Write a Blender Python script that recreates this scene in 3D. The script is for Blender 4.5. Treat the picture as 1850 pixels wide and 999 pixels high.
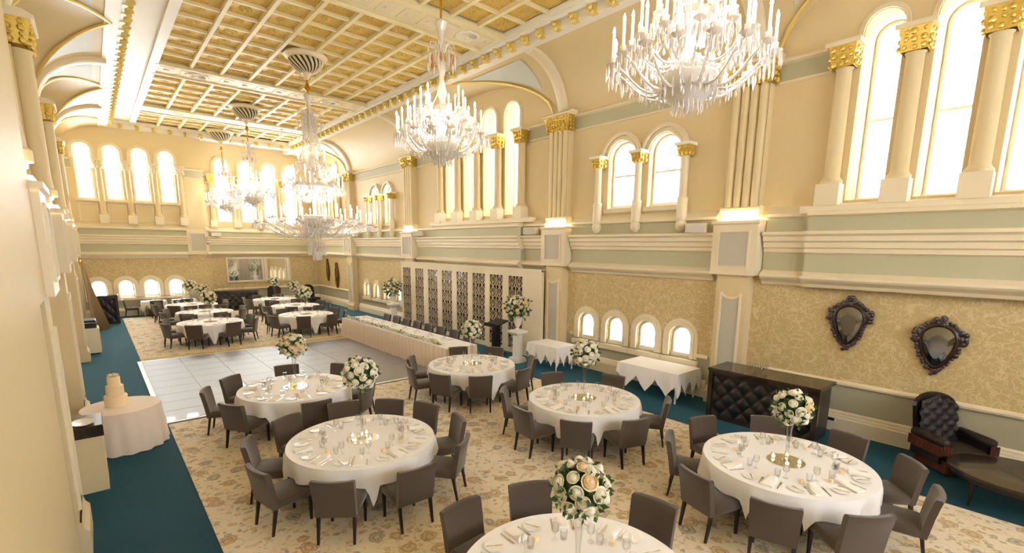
import bpy, bmesh, math, random
from mathutils import Vector, Matrix
random.seed(7)
pi=math.pi; sin=math.sin; cos=math.cos; R=math.radians
S=bpy.context.scene
for o in list(bpy.data.objects): bpy.data.objects.remove(o)
COL=S.collection

# ------------------------------------------------------------------ camera, world, light, exposure
F_PX=871.06; Y0=600.05; YAW=R(40.8406); PIT=R(10.0713); ROLL=R(0.5831); CAMP=Vector((0,0,3.65))
fw=Vector((sin(YAW)*cos(PIT),cos(YAW)*cos(PIT),-sin(PIT))); rt=Vector((cos(YAW),-sin(YAW),0)); up=rt.cross(fw)
rr=cos(ROLL)*rt+sin(ROLL)*up; uu=cos(ROLL)*up-sin(ROLL)*rt
cd=bpy.data.cameras.new('camera'); cam=bpy.data.objects.new('camera',cd); COL.objects.link(cam)
cam.matrix_world=Matrix(((rr.x,uu.x,-fw.x,CAMP.x),(rr.y,uu.y,-fw.y,CAMP.y),(rr.z,uu.z,-fw.z,CAMP.z),(0,0,0,1)))
cd.sensor_width=36; cd.sensor_fit='HORIZONTAL'; cd.lens=F_PX/1850*36; cd.shift_y=(Y0-499.5)/1850; cd.clip_start=.02; cd.clip_end=200
S.camera=cam
def pxx(p):
    d=Vector(p)-CAMP; z=d.dot(fw); return 925+F_PX*d.dot(rr)/z
S.view_settings.view_transform='Standard'; S.view_settings.look='None'; S.view_settings.gamma=1
S.view_settings.use_curve_mapping=False; S.view_settings.exposure=0.36
W=bpy.data.worlds.new('world'); S.world=W; W.use_nodes=True
bg=W.node_tree.nodes['Background']; bg.inputs[0].default_value=(.93,.96,1,1); bg.inputs[1].default_value=30.0
CHAND_W=270; CHAND_COL=(1,.955,.87)
def portal(name,loc,rot,sx,sy):
    l=bpy.data.lights.new(name,'AREA'); l.shape='RECTANGLE'; l.size=sx; l.size_y=sy; l.cycles.is_portal=True
    o=bpy.data.objects.new(name,l); COL.objects.link(o); o.location=loc; o.rotation_euler=rot
# daylight portals just outside each group of windows
for yc,w,zc,h in ((.8,4.4,6.6,3.8),(7.83,2.6,5.6,2.0),(14.9,5.6,6.6,3.9),(22.9,2.6,5.7,2.1),(29.6,4,6.6,3.9),(7.95,4,1.3,1.0),(23.3,4.6,1.3,1.0)):
    portal('daylight_portal',(12.1 if yc in (.8,14.9) else 11.72,yc,zc),(0,R(90),0),h,w)
for xc,y,w,zc,h in ((1.75,31.48,4.0,7,2.7),(1.7,31.48,4.0,1.4,1.0),(7.95,33.08,4.6,6.65,3.6)):
    portal('daylight_portal',(xc,y,zc),(R(-90),0,0),w,h)

portal('daylight_portal',(5.3,-6.35,4.8),(R(90),0,0),7.8,3.3)  # portal for the fill windows added behind the camera
# ------------------------------------------------------------------ materials
MAT={}
def mat(name,col,rough=.6,metal=0,emit=None,es=0,spec=.5,trans=0,bump=None,var=None,sheen=0,coat=0):
    m=bpy.data.materials.new(name); m.use_nodes=True; nt=m.node_tree; b=nt.nodes['Principled BSDF']
    b.inputs['Base Color'].default_value=(*col,1); b.inputs['Roughness'].default_value=rough; b.inputs['Metallic'].default_value=metal
    b.inputs['Specular IOR Level'].default_value=spec; b.inputs['Transmission Weight'].default_value=trans
    b.inputs['Sheen Weight'].default_value=sheen; b.inputs['Coat Weight'].default_value=coat
    if emit: b.inputs['Emission Color'].default_value=(*emit,1); b.inputs['Emission Strength'].default_value=es
    if bump or var:
        tc=nt.nodes.new('ShaderNodeTexCoord')
        n=nt.nodes.new('ShaderNodeTexNoise'); n.inputs['Scale'].default_value=(bump or var)[0]; n.inputs['Detail'].default_value=4
        nt.links.new(tc.outputs['Object'],n.inputs['Vector'])
        if bump:
            bn=nt.nodes.new('ShaderNodeBump'); bn.inputs['Strength'].default_value=bump[1]; bn.inputs['Distance'].default_value=bump[2]
            nt.links.new(n.outputs['Fac'],bn.inputs['Height']); nt.links.new(bn.outputs['Normal'],b.inputs['Normal'])
        if var:
            mx=nt.nodes.new('ShaderNodeMix'); mx.data_type='RGBA'
            mx.inputs['A'].default_value=(*[c*(1-var[1]) for c in col],1); mx.inputs['B'].default_value=(*[min(1,c*(1+var[1])) for c in col],1)
            nt.links.new(n.outputs['Fac'],mx.inputs['Factor']); nt.links.new(mx.outputs['Result'],b.inputs['Base Color'])
    MAT[name]=m; return m
def srgb(r,g,b):
    f=lambda c:(c/255/12.92 if c<=10 else ((c/255+.055)/1.055)**2.4)
    return (f(r),f(g),f(b))
mat('cream',srgb(224,204,162),.55,bump=(6,.05,.01))
mat('cream_trim',srgb(236,222,194),.45)
mat('greyband',srgb(190,186,158),.6,bump=(30,.1,.004))
mat('greypanel',srgb(196,190,176),.6,bump=(40,.1,.003))
mat('spandrel',srgb(214,218,214),.6)
mat('gold',srgb(214,184,92),.35,metal=.6,var=(25,.3))
mat('goldline',srgb(226,204,126),.4,metal=.4)
mat('ceil_gold',srgb(224,192,104),.45,metal=.25,var=(16,.35),bump=(30,.9,.03))
mat('brass',srgb(220,170,60),.2,metal=1)
mat('white_paint',srgb(244,240,232),.4)
mat('cloth',srgb(246,243,243),.8,sheen=.2,bump=(12,.08,.01))
mat('skirt_cloth',srgb(240,222,208),.8,sheen=.2)
mat('chair_fabric',srgb(78,64,55),.85,sheen=.35,var=(55,.18),bump=(260,.3,.002))
mat('dark_wood',srgb(30,20,17),.35)
mat('plum',srgb(70,56,80),.8,sheen=.3)
mat('black_leather',srgb(24,21,24),.4,coat=.2)
mat('bar_wood',srgb(46,33,26),.25,coat=.4)
mat('brown_leather',srgb(34,23,20),.6)
mat('rust_fringe',srgb(92,46,24),.8,var=(90,.4))
mat('frame_dark',srgb(52,28,14),.35,var=(30,.5))
mat('gild_frame',srgb(120,80,25),.3,metal=.7,var=(30,.4))
mat('mirror',(.86,.86,.84),.04,metal=1)
mat('dark_mirror',(.24,.24,.25),.08,metal=1)
mat('china',srgb(246,243,238),.25)
mat('silver',(.62,.58,.52),.22,metal=1)
mat('napkin',srgb(250,246,240),.85)
mat('rose_white',srgb(250,244,226),.6,sheen=.2)
mat('rose_cream',srgb(248,226,186),.6,sheen=.2)
mat('leaf',srgb(52,84,36),.55,var=(8,.4))
mat('leaf_light',srgb(96,130,58),.55,var=(8,.3))
mat('cake',srgb(246,220,180),.6)
mat('crystal',(1,.95,.92),.08,trans=.25,spec=.9)
mat('amber_crystal',(.95,.42,.2),.1,trans=.5)
mat('candle_tube',srgb(255,250,240),.4,emit=(1,.82,.6),es=1.2)
mat('flame',(1,.9,.7),.4,emit=(1,.86,.65),es=45)
mat('votive_flame',(1,.9,.7),.4,emit=(1,.75,.4),es=14)
mat('wax',srgb(255,244,220),.5,emit=(1,.8,.5),es=.8)
mat('uplight',(1,.9,.6),.4,emit=(1,.84,.45),es=22)
mat('speaker_grille',srgb(212,206,196),.7,bump=(150,.5,.003))
mat('plastic_black',srgb(20,20,22),.4)
mat('stone_white',srgb(240,234,224),.5)
mat('grille_back',srgb(46,30,24),.15,coat=.5)
mat('lattice',srgb(214,194,166),.35,metal=.3)
mat('ceil_rib',srgb(240,228,190),.5); mat('vent_dark',srgb(30,24,18),.6)
mat('sill_white',srgb(246,242,236),.4)
mat('curtain',srgb(172,146,106),.7,sheen=.3)
mat('void_wall',srgb(238,222,193),.6)
mat('socket',srgb(235,232,224),.3)
def glassmat(name,tint,g):
    m=bpy.data.materials.new(name); m.use_nodes=True; nt=m.node_tree; nt.nodes.clear()
    o=nt.nodes.new('ShaderNodeOutputMaterial'); mx=nt.nodes.new('ShaderNodeMixShader'); t=nt.nodes.new('ShaderNodeBsdfTransparent'); gl=nt.nodes.new('ShaderNodeBsdfGlossy')
    lw=nt.nodes.new('ShaderNodeLayerWeight'); lw.inputs['Blend'].default_value=g
    t.inputs[0].default_value=(*tint,1); gl.inputs['Roughness'].default_value=.03
    nt.links.new(lw.outputs['Facing'],mx.inputs[0]); nt.links.new(t.outputs[0],mx.inputs[1]); nt.links.new(gl.outputs[0],mx.inputs[2]); nt.links.new(mx.outputs[0],o.inputs[0])
    MAT[name]=m
glassmat('pane',(.97,.98,.98),.06); glassmat('glass',(.985,.985,.985),.22)
def nodes(name,rough=.7):
    m=bpy.data.materials.new(name); m.use_nodes=True; nt=m.node_tree; b=nt.nodes['Principled BSDF']; b.inputs['Roughness'].default_value=rough
    MAT[name]=m; return m,nt,b
def N(nt,t,**k):
    n=nt.nodes.new(t)
    for a,v in k.items(): setattr(n,a,v)
    return n
def ramp(nt,stops):
    r=N(nt,'ShaderNodeValToRGB'); e=r.color_ramp.elements
    while len(e)<len(stops): e.new(.5)
    for i,(p,c) in enumerate(stops): e[i].position=p; e[i].color=(*c,1)
    return r
def mixrgb(nt,fac,a,b):
    m=N(nt,'ShaderNodeMix',data_type='RGBA')
    for s,v in (('Factor',fac),('A',a),('B',b)):
        if hasattr(v,'links'): nt.links.new(v,m.inputs[s])
        else: m.inputs[s].default_value=(*v,1) if isinstance(v,tuple) else v
    return m.outputs['Result']
def math_(nt,op,a,b=0.0):
    m=N(nt,'ShaderNodeMath',operation=op)
    for i,v in enumerate((a,b)):
        if hasattr(v,'links'): nt.links.new(v,m.inputs[i])
        else: m.inputs[i].default_value=v
    return m.outputs[0]
# wall: dado / damask paper / cream plaster by height
def wallmat():
    m,nt,b=nodes('wall_mix',.6); g=N(nt,'ShaderNodeNewGeometry'); sp=N(nt,'ShaderNodeSeparateXYZ'); nt.links.new(g.outputs['Position'],sp.inputs[0])
    a=math_(nt,'ADD',sp.outputs[0],sp.outputs[1]); z=sp.outputs[2]
    cb=N(nt,'ShaderNodeCombineXYZ'); nt.links.new(a,cb.inputs[0]); nt.links.new(z,cb.inputs[1])
    def lines(scale,dist,w,lev):
        nz=N(nt,'ShaderNodeTexNoise'); nz.inputs['Scale'].default_value=scale; nz.inputs['Detail'].default_value=1; nz.inputs['Distortion'].default_value=dist; nt.links.new(cb.outputs[0],nz.inputs['Vector'])
        r=ramp(nt,[(lev-w,(0,0,0)),(lev,(1,1,1)),(lev+w,(0,0,0))]); nt.links.new(nz.outputs['Fac'],r.inputs[0]); return r.outputs[0]
    pat=math_(nt,'MULTIPLY',math_(nt,'MAXIMUM',lines(3.6,1.1,.035,.5),math_(nt,'MULTIPLY',lines(7,1.4,.06,.55),.9)),.7)
    paper=mixrgb(nt,pat,srgb(200,176,126),srgb(232,214,174))
    c=mixrgb(nt,math_(nt,'GREATER_THAN',z,1.0),srgb(176,170,146),paper)
    c=mixrgb(nt,math_(nt,'GREATER_THAN',z,3.0),c,srgb(224,204,162))
    nt.links.new(c,b.inputs['Base Color'])
wallmat()
def rugmat():
    m,nt,b=nodes('rug_pattern',.95); tc=N(nt,'ShaderNodeTexCoord')
    nz=N(nt,'ShaderNodeTexNoise'); nz.inputs['Scale'].default_value=7; nz.inputs['Detail'].default_value=5; nt.links.new(tc.outputs['Object'],nz.inputs['Vector'])
    vv=N(nt,'ShaderNodeVectorMath',operation='MULTIPLY_ADD'); vv.inputs[1].default_value=(.14,.14,0); nt.links.new(nz.outputs['Color'],vv.inputs[0]); nt.links.new(tc.outputs['Object'],vv.inputs[2])
    col=srgb(236,222,194)
    v=N(nt,'ShaderNodeTexVoronoi'); v.inputs['Scale'].default_value=3.1; v.inputs['Randomness'].default_value=.7; nt.links.new(vv.outputs[0],v.inputs['Vector'])
    r=ramp(nt,[(.0,(.9,.9,.9)),(.10,(.2,.2,.2)),(.18,(1,1,1)),(.24,(.3,.3,.3)),(.3,(.9,.9,.9)),(.37,(0,0,0))]); nt.links.new(v.outputs['Distance'],r.inputs[0])
    sp=N(nt,'ShaderNodeSeparateColor'); nt.links.new(v.outputs['Color'],sp.inputs[0])
    fcol=mixrgb(nt,math_(nt,'GREATER_THAN',sp.outputs[0],.55),srgb(176,132,66),srgb(128,120,106))
    c=mixrgb(nt,math_(nt,'MULTIPLY',r.outputs[0],1.0),col,fcol)
    v2=N(nt,'ShaderNodeTexVoronoi'); v2.inputs['Scale'].default_value=9.5; nt.links.new(vv.outputs[0],v2.inputs['Vector'])
    r2=ramp(nt,[(.12,(.3,.3,.3)),(.2,(1,1,1)),(.30,(.8,.8,.8)),(.38,(0,0,0))]); nt.links.new(v2.outputs['Distance'],r2.inputs[0])
    sp2=N(nt,'ShaderNodeSeparateColor'); nt.links.new(v2.outputs['Color'],sp2.inputs[0])
    f2=mixrgb(nt,math_(nt,'GREATER_THAN',sp2.outputs[1],.6),srgb(196,158,92),srgb(150,134,106))
    c=mixrgb(nt,math_(nt,'MULTIPLY',r2.outputs[0],.85),c,f2)
    vn=N(nt,'ShaderNodeTexNoise'); vn.inputs['Scale'].default_value=3.2; vn.inputs['Detail'].default_value=2; vn.inputs['Distortion'].default_value=1.2; nt.links.new(tc.outputs['Object'],vn.inputs['Vector'])
    rv=ramp(nt,[(.475,(0,0,0)),(.5,(1,1,1)),(.525,(0,0,0))]); nt.links.new(vn.outputs['Fac'],rv.inputs[0]); c=mixrgb(nt,math_(nt,'MULTIPLY',rv.outputs[0],.5),c,srgb(178,146,92))
    big=N(nt,'ShaderNodeTexNoise'); big.inputs['Scale'].default_value=40; nt.links.new(tc.outputs['Object'],big.inputs['Vector'])
    c=mixrgb(nt,math_(nt,'MULTIPLY',big.outputs['Fac'],.3),c,srgb(196,172,130))
    nt.links.new(c,b.inputs['Base Color']); b.inputs['Sheen Weight'].default_value=.2
rugmat()
cb_=mat('carpet_blue',srgb(4,58,76),.9,sheen=.28,var=(3,.25),bump=(200,.4,.004)).node_tree.nodes['Principled BSDF']; cb_.inputs['Sheen Tint'].default_value=(.12,.6,.75,1); cb_.inputs['Sheen Roughness'].default_value=.35
mat('rug_border',srgb(206,180,120),.9,var=(30,.2))
mat('tile_dark',srgb(66,66,73),.5,var=(5,.25),spec=1,coat=.3); MAT['tile_dark'].node_tree.nodes['Principled BSDF'].inputs['IOR'].default_value=2.3
mat('tile_joint',srgb(150,146,142),.5)

# ------------------------------------------------------------------ helpers
class MB:
    def __init__(s): s.v=[]; s.f=[]
    def add(s,vs,fs):
        o=len(s.v); s.v+= [tuple(v) for v in vs]; s.f+=[tuple(i+o for i in f) for f in fs]; return s
    def box(s,x0,x1,y0,y1,z0,z1):
        vs=[(x,y,z) for z in (z0,z1) for y in (y0,y1) for x in (x0,x1)]
        return s.add(vs,[(0,2,3,1),(4,5,7,6),(0,1,5,4),(2,6,7,3),(0,4,6,2),(1,3,7,5)])
    def bbox(s,x0,x1,y0,y1,z0,z1,b):   # box with chamfered top edges
        p=[]
        for z,i in ((z0,0),(z1-b,0),(z1,b)):
            p.append([(x0+i,y0+i,z),(x1-i,y0+i,z),(x1-i,y1-i,z),(x0+i,y1-i,z)])
        return s.loft(p,True,True)
    def loft(s,rings,close=True,caps=False):
        n=len(rings[0]); vs=[v for r in rings for v in r]; fs=[]
        for i in range(len(rings)-1):
            for j in range(n if close else n-1):
                k=(j+1)%n; fs.append((i*n+j,i*n+k,(i+1)*n+k,(i+1)*n+j))
        if caps: fs+= [tuple(range(n))[::-1], tuple(range((len(rings)-1)*n,len(rings)*n))]
        return s.add(vs,fs)
    def lathe(s,prof,seg=16,c=(0,0,0),caps=True):
        rings=[[(c[0]+r*cos(2*pi*j/seg),c[1]+r*sin(2*pi*j/seg),c[2]+z) for j in range(seg)] for r,z in prof]
        return s.loft(rings,True,caps)
    def tube(s,pts,rad,sides=6,caps=True):
        pts=[Vector(p) for p in pts]; rings=[]
        for i,p in enumerate(pts):
            d=(pts[min(i+1,len(pts)-1)]-pts[max(i-1,0)]).normalized()
            a=d.orthogonal().normalized() if abs(d.z)>.99 else d.cross(Vector((0,0,1))).normalized(); b=d.cross(a)
            r=rad[i] if isinstance(rad,(list,tuple)) else rad
            rings.append([tuple(p+a*r*cos(2*pi*j/sides)+b*r*sin(2*pi*j/sides)) for j in range(sides)])
        return s.loft(rings,True,caps)
    def blob(s,c,r,k=1.0,seg=6):
        rx,ry,rz=r if isinstance(r,tuple) else (r,r,r)
        prof=[(sin(pi*i/4),-cos(pi*i/4)) for i in range(5)]
        rings=[[(c[0]+rx*max(a,.02)*cos(2*pi*j/seg),c[1]+ry*max(a,.02)*sin(2*pi*j/seg),c[2]+rz*b) for j in range(seg)] for a,b in prof]
        return s.loft(rings,True,False)
    def prism(s,poly,fn,d0,d1):        # 2D polygon (convex-ish) extruded through fn(a,b,u)
        n=len(poly); vs=[fn(a,b,d0) for a,b in poly]+[fn(a,b,d1) for a,b in poly]
        return s.add(vs,[tuple(range(n))[::-1],tuple(range(n,2*n))]+[(i,(i+1)%n,n+(i+1)%n,n+i) for i in range(n)])
    def mesh(s,name,smooth=False,angle=None):
        me=bpy.data.meshes.new(name); me.from_pydata(s.v,[],s.f)
        bm=bmesh.new(); bm.from_mesh(me); bmesh.ops.recalc_face_normals(bm,faces=bm.faces); bm.to_mesh(me); bm.free()
        if smooth:
            me.shade_smooth()
            if angle: me.set_sharp_from_angle(angle=R(angle))
        return me
    def build(s,name,m,parent=None,smooth=False,angle=40):
        o=bpy.data.objects.new(name,s.mesh(name,smooth,angle)); o.data.materials.append(MAT[m]); COL.objects.link(o)
        if parent: o.parent=parent
        return o
def tag(o,label=None,cat=None,group=None,kind=None):
    if label: o['label']=label
    if cat: o['category']=cat
    if group: o['group']=group
    if kind: o['kind']=kind
    return o
def empty(name,loc=(0,0,0),rz=0,**k):
    o=bpy.data.objects.new(name,None); COL.objects.link(o); o.location=loc; o.rotation_euler=(0,0,rz); o.empty_display_size=.1
    return tag(o,**k)
def inst(name,me,m,parent=None,loc=(0,0,0),rz=0,sc=1,rot=None):
    o=bpy.data.objects.new(name,me); COL.objects.link(o)
    if not me.materials: me.materials.append(MAT[m])
    o.location=loc; o.rotation_euler=rot if rot else (0,0,rz); o.scale=(sc,sc,sc) if not isinstance(sc,tuple) else sc
    if parent: o.parent=parent
    return o
KIDS={}
def copy_tree(o,parent=None):
    c=o.copy(); COL.objects.link(c); c.parent=parent
    if o.name not in KIDS: KIDS[o.name]=list(o.children)
    for ch in KIDS[o.name]: copy_tree(ch,c)
    return c
def struct(o,label,cat): return tag(o,label,cat,kind='structure')
XR=11.24; XL=-.78; YFL=31.0; YFR=32.6; XSTEP=4.95; YB=-6.0; ZC=9.4
def FR(a,b,u): return (XR-u,a,b)
def FLW(a,b,u): return (XL+u,a,b)
def FFL(a,b,u): return (a,YFL-u,b)
def FFR(a,b,u): return (a,YFR-u,b)
def arch(c,w,z0,zt,n=10):
    r=w/2; zs=zt-r
    return [(c-r,z0),(c+r,z0)]+[(c+r*cos(pi*i/n),zs+r*sin(pi*i/n)) for i in range(n+1)]
def plate(name,outline,holes,fn,t,m):
    cu=bpy.data.curves.new(name,'CURVE'); cu.dimensions='2D'; cu.fill_mode='BOTH'; cu.extrude=t/2
    for poly in [outline]+holes:
        sp=cu.splines.new('POLY'); sp.points.add(len(poly)-1); sp.use_cyclic_u=True
        for p,(a,b) in zip(sp.points,poly): p.co=(a,b,0,1)
    o=bpy.data.objects.new('tmp',cu); COL.objects.link(o)
    me=bpy.data.meshes.new_from_object(o.evaluated_get(bpy.context.evaluated_depsgraph_get())); bpy.data.objects.remove(o)
    for v in me.vertices:
        v.co=fn(v.co.x,v.co.y,v.co.z-t/2)
    me.materials.clear(); me.materials.append(MAT[m]); me.name=name
    for p in me.polygons: p.use_smooth=False; p.material_index=0
    o=bpy.data.objects.new(name,me); COL.objects.link(o); return o
def sweep(mb,prof,fn,a0,a1,du=0):      # profile (u,b) swept along a
    mb.loft([[fn(a,b,u+du) for u,b in prof] for a in (a0,a1)],False)
    n=len(prof)
    for a in (a0,a1): mb.add([fn(a,b,u+du) for u,b in prof]+[fn(a,prof[-1][1],0),fn(a,prof[0][1],0)],[tuple(range(n+2))])
def arch_ring(mb,fn,c,wi,wo,z0,zsp,u0,u1,n=12,foot=None):   # moulded ring round an arched opening
    def poly(w):
        r=w/2; return [(c-r,z0)]+[(c-r*cos(pi*i/n),zsp+r*sin(pi*i/n)) for i in range(n+1)]+[(c+r,z0)]
    a,b=poly(wi),poly(wo); wm=(wi+wo)/2; md=poly(wm)
    mb.loft([[fn(p,q,u0) for p,q in a],[fn(p,q,u1) for p,q in a],[fn(p,q,u1) for p,q in md],[fn(p,q,u1*.75+u0*.25) for p,q in md],[fn(p,q,u1*.75+u0*.25) for p,q in b],[fn(p,q,u0) for p,q in b]],False)

# ------------------------------------------------------------------ windows data
LOWR=[(y,.58,.9,1.7) for y in (9.51,8.455,7.40,6.38)]+[(y,.6,.9,1.65) for y in (25.1,23.9,22.7,21.5)]
TWINR=[(8.48,.9,4.72,6.5),(7.17,.9,4.72,6.5),(23.65,.85,4.72,6.5),(22.3,.85,4.72,6.5)]
BCC=[17.42,16.18,14.93,13.69,12.45]
NRC=[3.36,2.31,1.26,.21,-.84]
DFC=[31.6,30.5,29.4,28.3]
def mids(l): return [(a+b)/2 for a,b in zip(l,l[1:])]
TALLR=[(y,.8,4.75,8.42) for y in mids(BCC)]+[(y,.6,4.6,7.9) for y in mids(NRC)]+[(y,.68,4.75,8.3) for y in mids(DFC)]
UPL=[(x,.64,5.7,8.2) for x in (.14,1.2,2.28,3.35)]
LOWL=[(x,.64,.95,1.82) for x in (.1,1.16,2.18,3.23)]
UPR=[(x,.68,4.9,8.35) for x in (6.1,7.35,8.6,9.8)]
holes=lambda l:[arch(*w) for w in l]
# ------------------------------------------------------------------ shell
fl=MB().box(XL-.2,XR+.4,YB-.2,YFR+.3,-.2,0).build('floor','carpet_blue'); struct(fl,'deep teal blue carpeted floor of the ballroom','floor')
wr=plate('wall_right',[(YB,0),(YFR,0),(YFR,9.5),(YB,9.5)],holes(LOWR+TWINR+TALLR),FR,.42,'wall_mix'); struct(wr,'right wall with damask paper, grey dado and cream plaster above','wall')
wfl=plate('wall_far',[(XL,0),(XSTEP,0),(XSTEP,9.5),(XL,9.5)],holes(UPL+LOWL),FFL,.42,'wall_mix'); struct(wfl,'end wall at left with two tiers of arched windows','wall')
wfr=plate('wall_far_recess',[(XSTEP,0),(XR,0),(XR,9.5),(XSTEP,9.5)],holes(UPR),FFR,.42,'wall_mix'); struct(wfr,'set-back end wall at right with tall windows over a long mirror','wall')
ret=MB().box(XSTEP-.42,XSTEP,YFL+.42,YFR+.42,0,9.5).build('wall_return','wall_mix'); struct(ret,'short return wall between the two end wall planes','wall')
wl=MB().box(XL-.3,XL,YB,YFL,0,9.5).build('wall_left','wall_mix'); struct(wl,'left wall seen at a steep angle','wall')
m=MB(); m.box(XL-.01,-.47,YB,7.1,0,3.07); m.box(XL-.01,-.41,YB,7.1,3.07,9.5); m.build('near_wall_mass','cream',wl)
wb=plate('wall_back',[(XL,0),(XR,0),(XR,9.5),(XL,9.5)],[arch(x,.9,3.6,6.2) for x in (2.0,4.2,6.4,8.6)],lambda a,b,u:(a,YB+u,b),.3,'wall_mix'); struct(wb,'unseen back wall behind the viewer with four windows added for fill daylight','wall')  # window openings added in this unseen wall to bring daylight onto the tables
# ------------------------------------------------------------------ mouldings
LM=[(0,2.88),(.06,2.9),(.09,2.96),(.19,3.03),(.22,3.07),(.22,3.12),(.13,3.17),(.06,3.2)]
MM=[(.06,3.56),(.12,3.59),(.12,3.67),(.17,3.69),(.17,3.79),(.22,3.82),(.22,3.91),(.28,3.95),(.28,4.01),(.08,4.02)]
SM=[(.08,4.29),(.17,4.32),(.17,4.38),(.06,4.48),(.0,4.54)]
SK=[(.1,0),(.1,.28),(.07,.3),(.07,.33),(.05,.36),(.05,.39),(0,.42)]
DR=[(0,.94),(.05,.96),(.06,1.0),(.05,1.03),(0,1.05)]
def bay(parent,fn,a0,a1,du=0,skirt=True,dado=True):
    c=MB()
    for p in (LM,MM,SM): sweep(c,p,fn,a0,a1,du)
    c.build('cornice_moulding','cream_trim',parent)
    g=MB()
    for z0,z1,u in ((3.19,3.57,.06),(4.01,4.30,.08)): g.prism([(a0,z0),(a1,z0),(a1,z1),(a0,z1)],fn,-.01,u+du)
    g.build('cornice_band','greyband',parent)
    if skirt: m=MB(); sweep(m,SK,fn,a0,a1); m.build('skirting','cream_trim',parent)
    if dado: m=MB(); sweep(m,DR,fn,a0,a1); m.build('dado_rail','cream_trim',parent)
def frieze(parent,fn,a0,a1):
    MB().prism([(a0,7.05),(a1,7.05),(a1,7.4),(a0,7.4)],fn,-.01,.03).build('frieze_band','greyband',parent)
    m=MB(); sweep(m,[(.03,7.38),(.1,7.41),(.1,7.46),(.04,7.5),(0,7.52)],fn,a0,a1); sweep(m,[(0,7.0),(.05,7.02),(.05,7.05),(.03,7.06)],fn,a0,a1); m.build('frieze_moulding','cream_trim',parent)
PIER=[5.05,10.7,19.95,26.7]
HW=.55
bay(wr,FR,YB,-1.6); bay(wr,FR,-1.6,3.65,.16); bay(wr,FR,3.65,PIER[0]-HW)
bay(wr,FR,PIER[0]+HW,PIER[1]-HW,dado=False); bay(wr,FR,PIER[1]+HW,12.33,skirt=False,dado=False); bay(wr,FR,12.33,17.6,.16,skirt=False,dado=False); bay(wr,FR,17.6,PIER[2]-HW,skirt=False,dado=False)
bay(wr,FR,PIER[2]+HW,PIER[3]-HW,dado=False); bay(wr,FR,PIER[3]+HW,YFR)
for a0,a1 in ((PIER[0]+.5,PIER[1]-.5),(PIER[2]+.5,PIER[3]-.5),(PIER[1]+.5,12.2),(17.7,PIER[2]-.5),(3.6,PIER[0]-.5)): frieze(wr,FR,a0,a1)
m=MB()
for a0,a1 in ((PIER[0]+HW,5.95),(9.95,PIER[1]-HW)): sweep(m,DR,FR,a0,a1)
m.build('dado_rail','cream_trim',wr)
bay(wfl,FFL,XL,3.93,dado=False); bay(wfl,FFL,4.8,XSTEP,dado=False); bay(wfr,FFR,XSTEP,XR)
frieze(wfl,FFL,XL,-.3); frieze(wfl,FFL,4.05,XSTEP); frieze(wfr,FFR,XSTEP,5.6); frieze(wfr,FFR,10.3,XR)
for a0,a1 in ((8.2,12.4),(13.6,19.4),(20.5,26.2),(27.2,YFL)):
    bay(wl,FLW,a0,a1); frieze(wl,FLW,a0,a1)
def blk(mb,fn,a0,a1,z0,z1,u0,u1): mb.prism([(a0,z0),(a1,z0),(a1,z1),(a0,z1)],fn,u0,u1)
def frame_ring(mb,fn,a0,a1,z0,z1,w,u0,u1):
    for p in ((a0,a1,z0,z0+w),(a0,a1,z1-w,z1),(a0,a0+w,z0+w,z1-w),(a1-w,a1,z0+w,z1-w)): blk(mb,fn,*p,u0,u1)
# ------------------------------------------------------------------ piers
def gold_capital(fn,c,z0,z1,hw,u,parent,seed=1,col='gold'):
    rnd=random.Random(seed); m=MB()
    m.loft([[fn(c-hw*k,z0+(z1-z0)*t,-.01),fn(c-hw*k,z0+(z1-z0)*t,u*k2),fn(c+hw*k,z0+(z1-z0)*t,u*k2),fn(c+hw*k,z0+(z1-z0)*t,-.01)] for t,k,k2 in ((0,.86,.9),(.35,.9,.98),(.8,1,1.08),(1,1.05,1.15))],False,False)
    nx=max(3,int(hw*2/.11)); nz=max(2,int((z1-z0)/.1))
    for i in range(nx):
        for j in range(nz):
            a=c-hw*.88+2*hw*.88*(i+.5)/nx+rnd.uniform(-.02,.02); b=z0+(z1-z0)*(j+.5)/nz+rnd.uniform(-.02,.02)
            x=fn(a,b,u*(.93+.12*(j+.5)/nz)+.012); m.blob(x,rnd.uniform(.035,.06))
    for s in (-1,1):
        for j in range(nz):
            for k in range(2):
                x=fn(c+s*hw*.97,z0+(z1-z0)*(j+.5)/nz,u*(.3+.45*k)); m.blob(x,rnd.uniform(.035,.06))
    return m.build('capital',col,parent,True)
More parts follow.
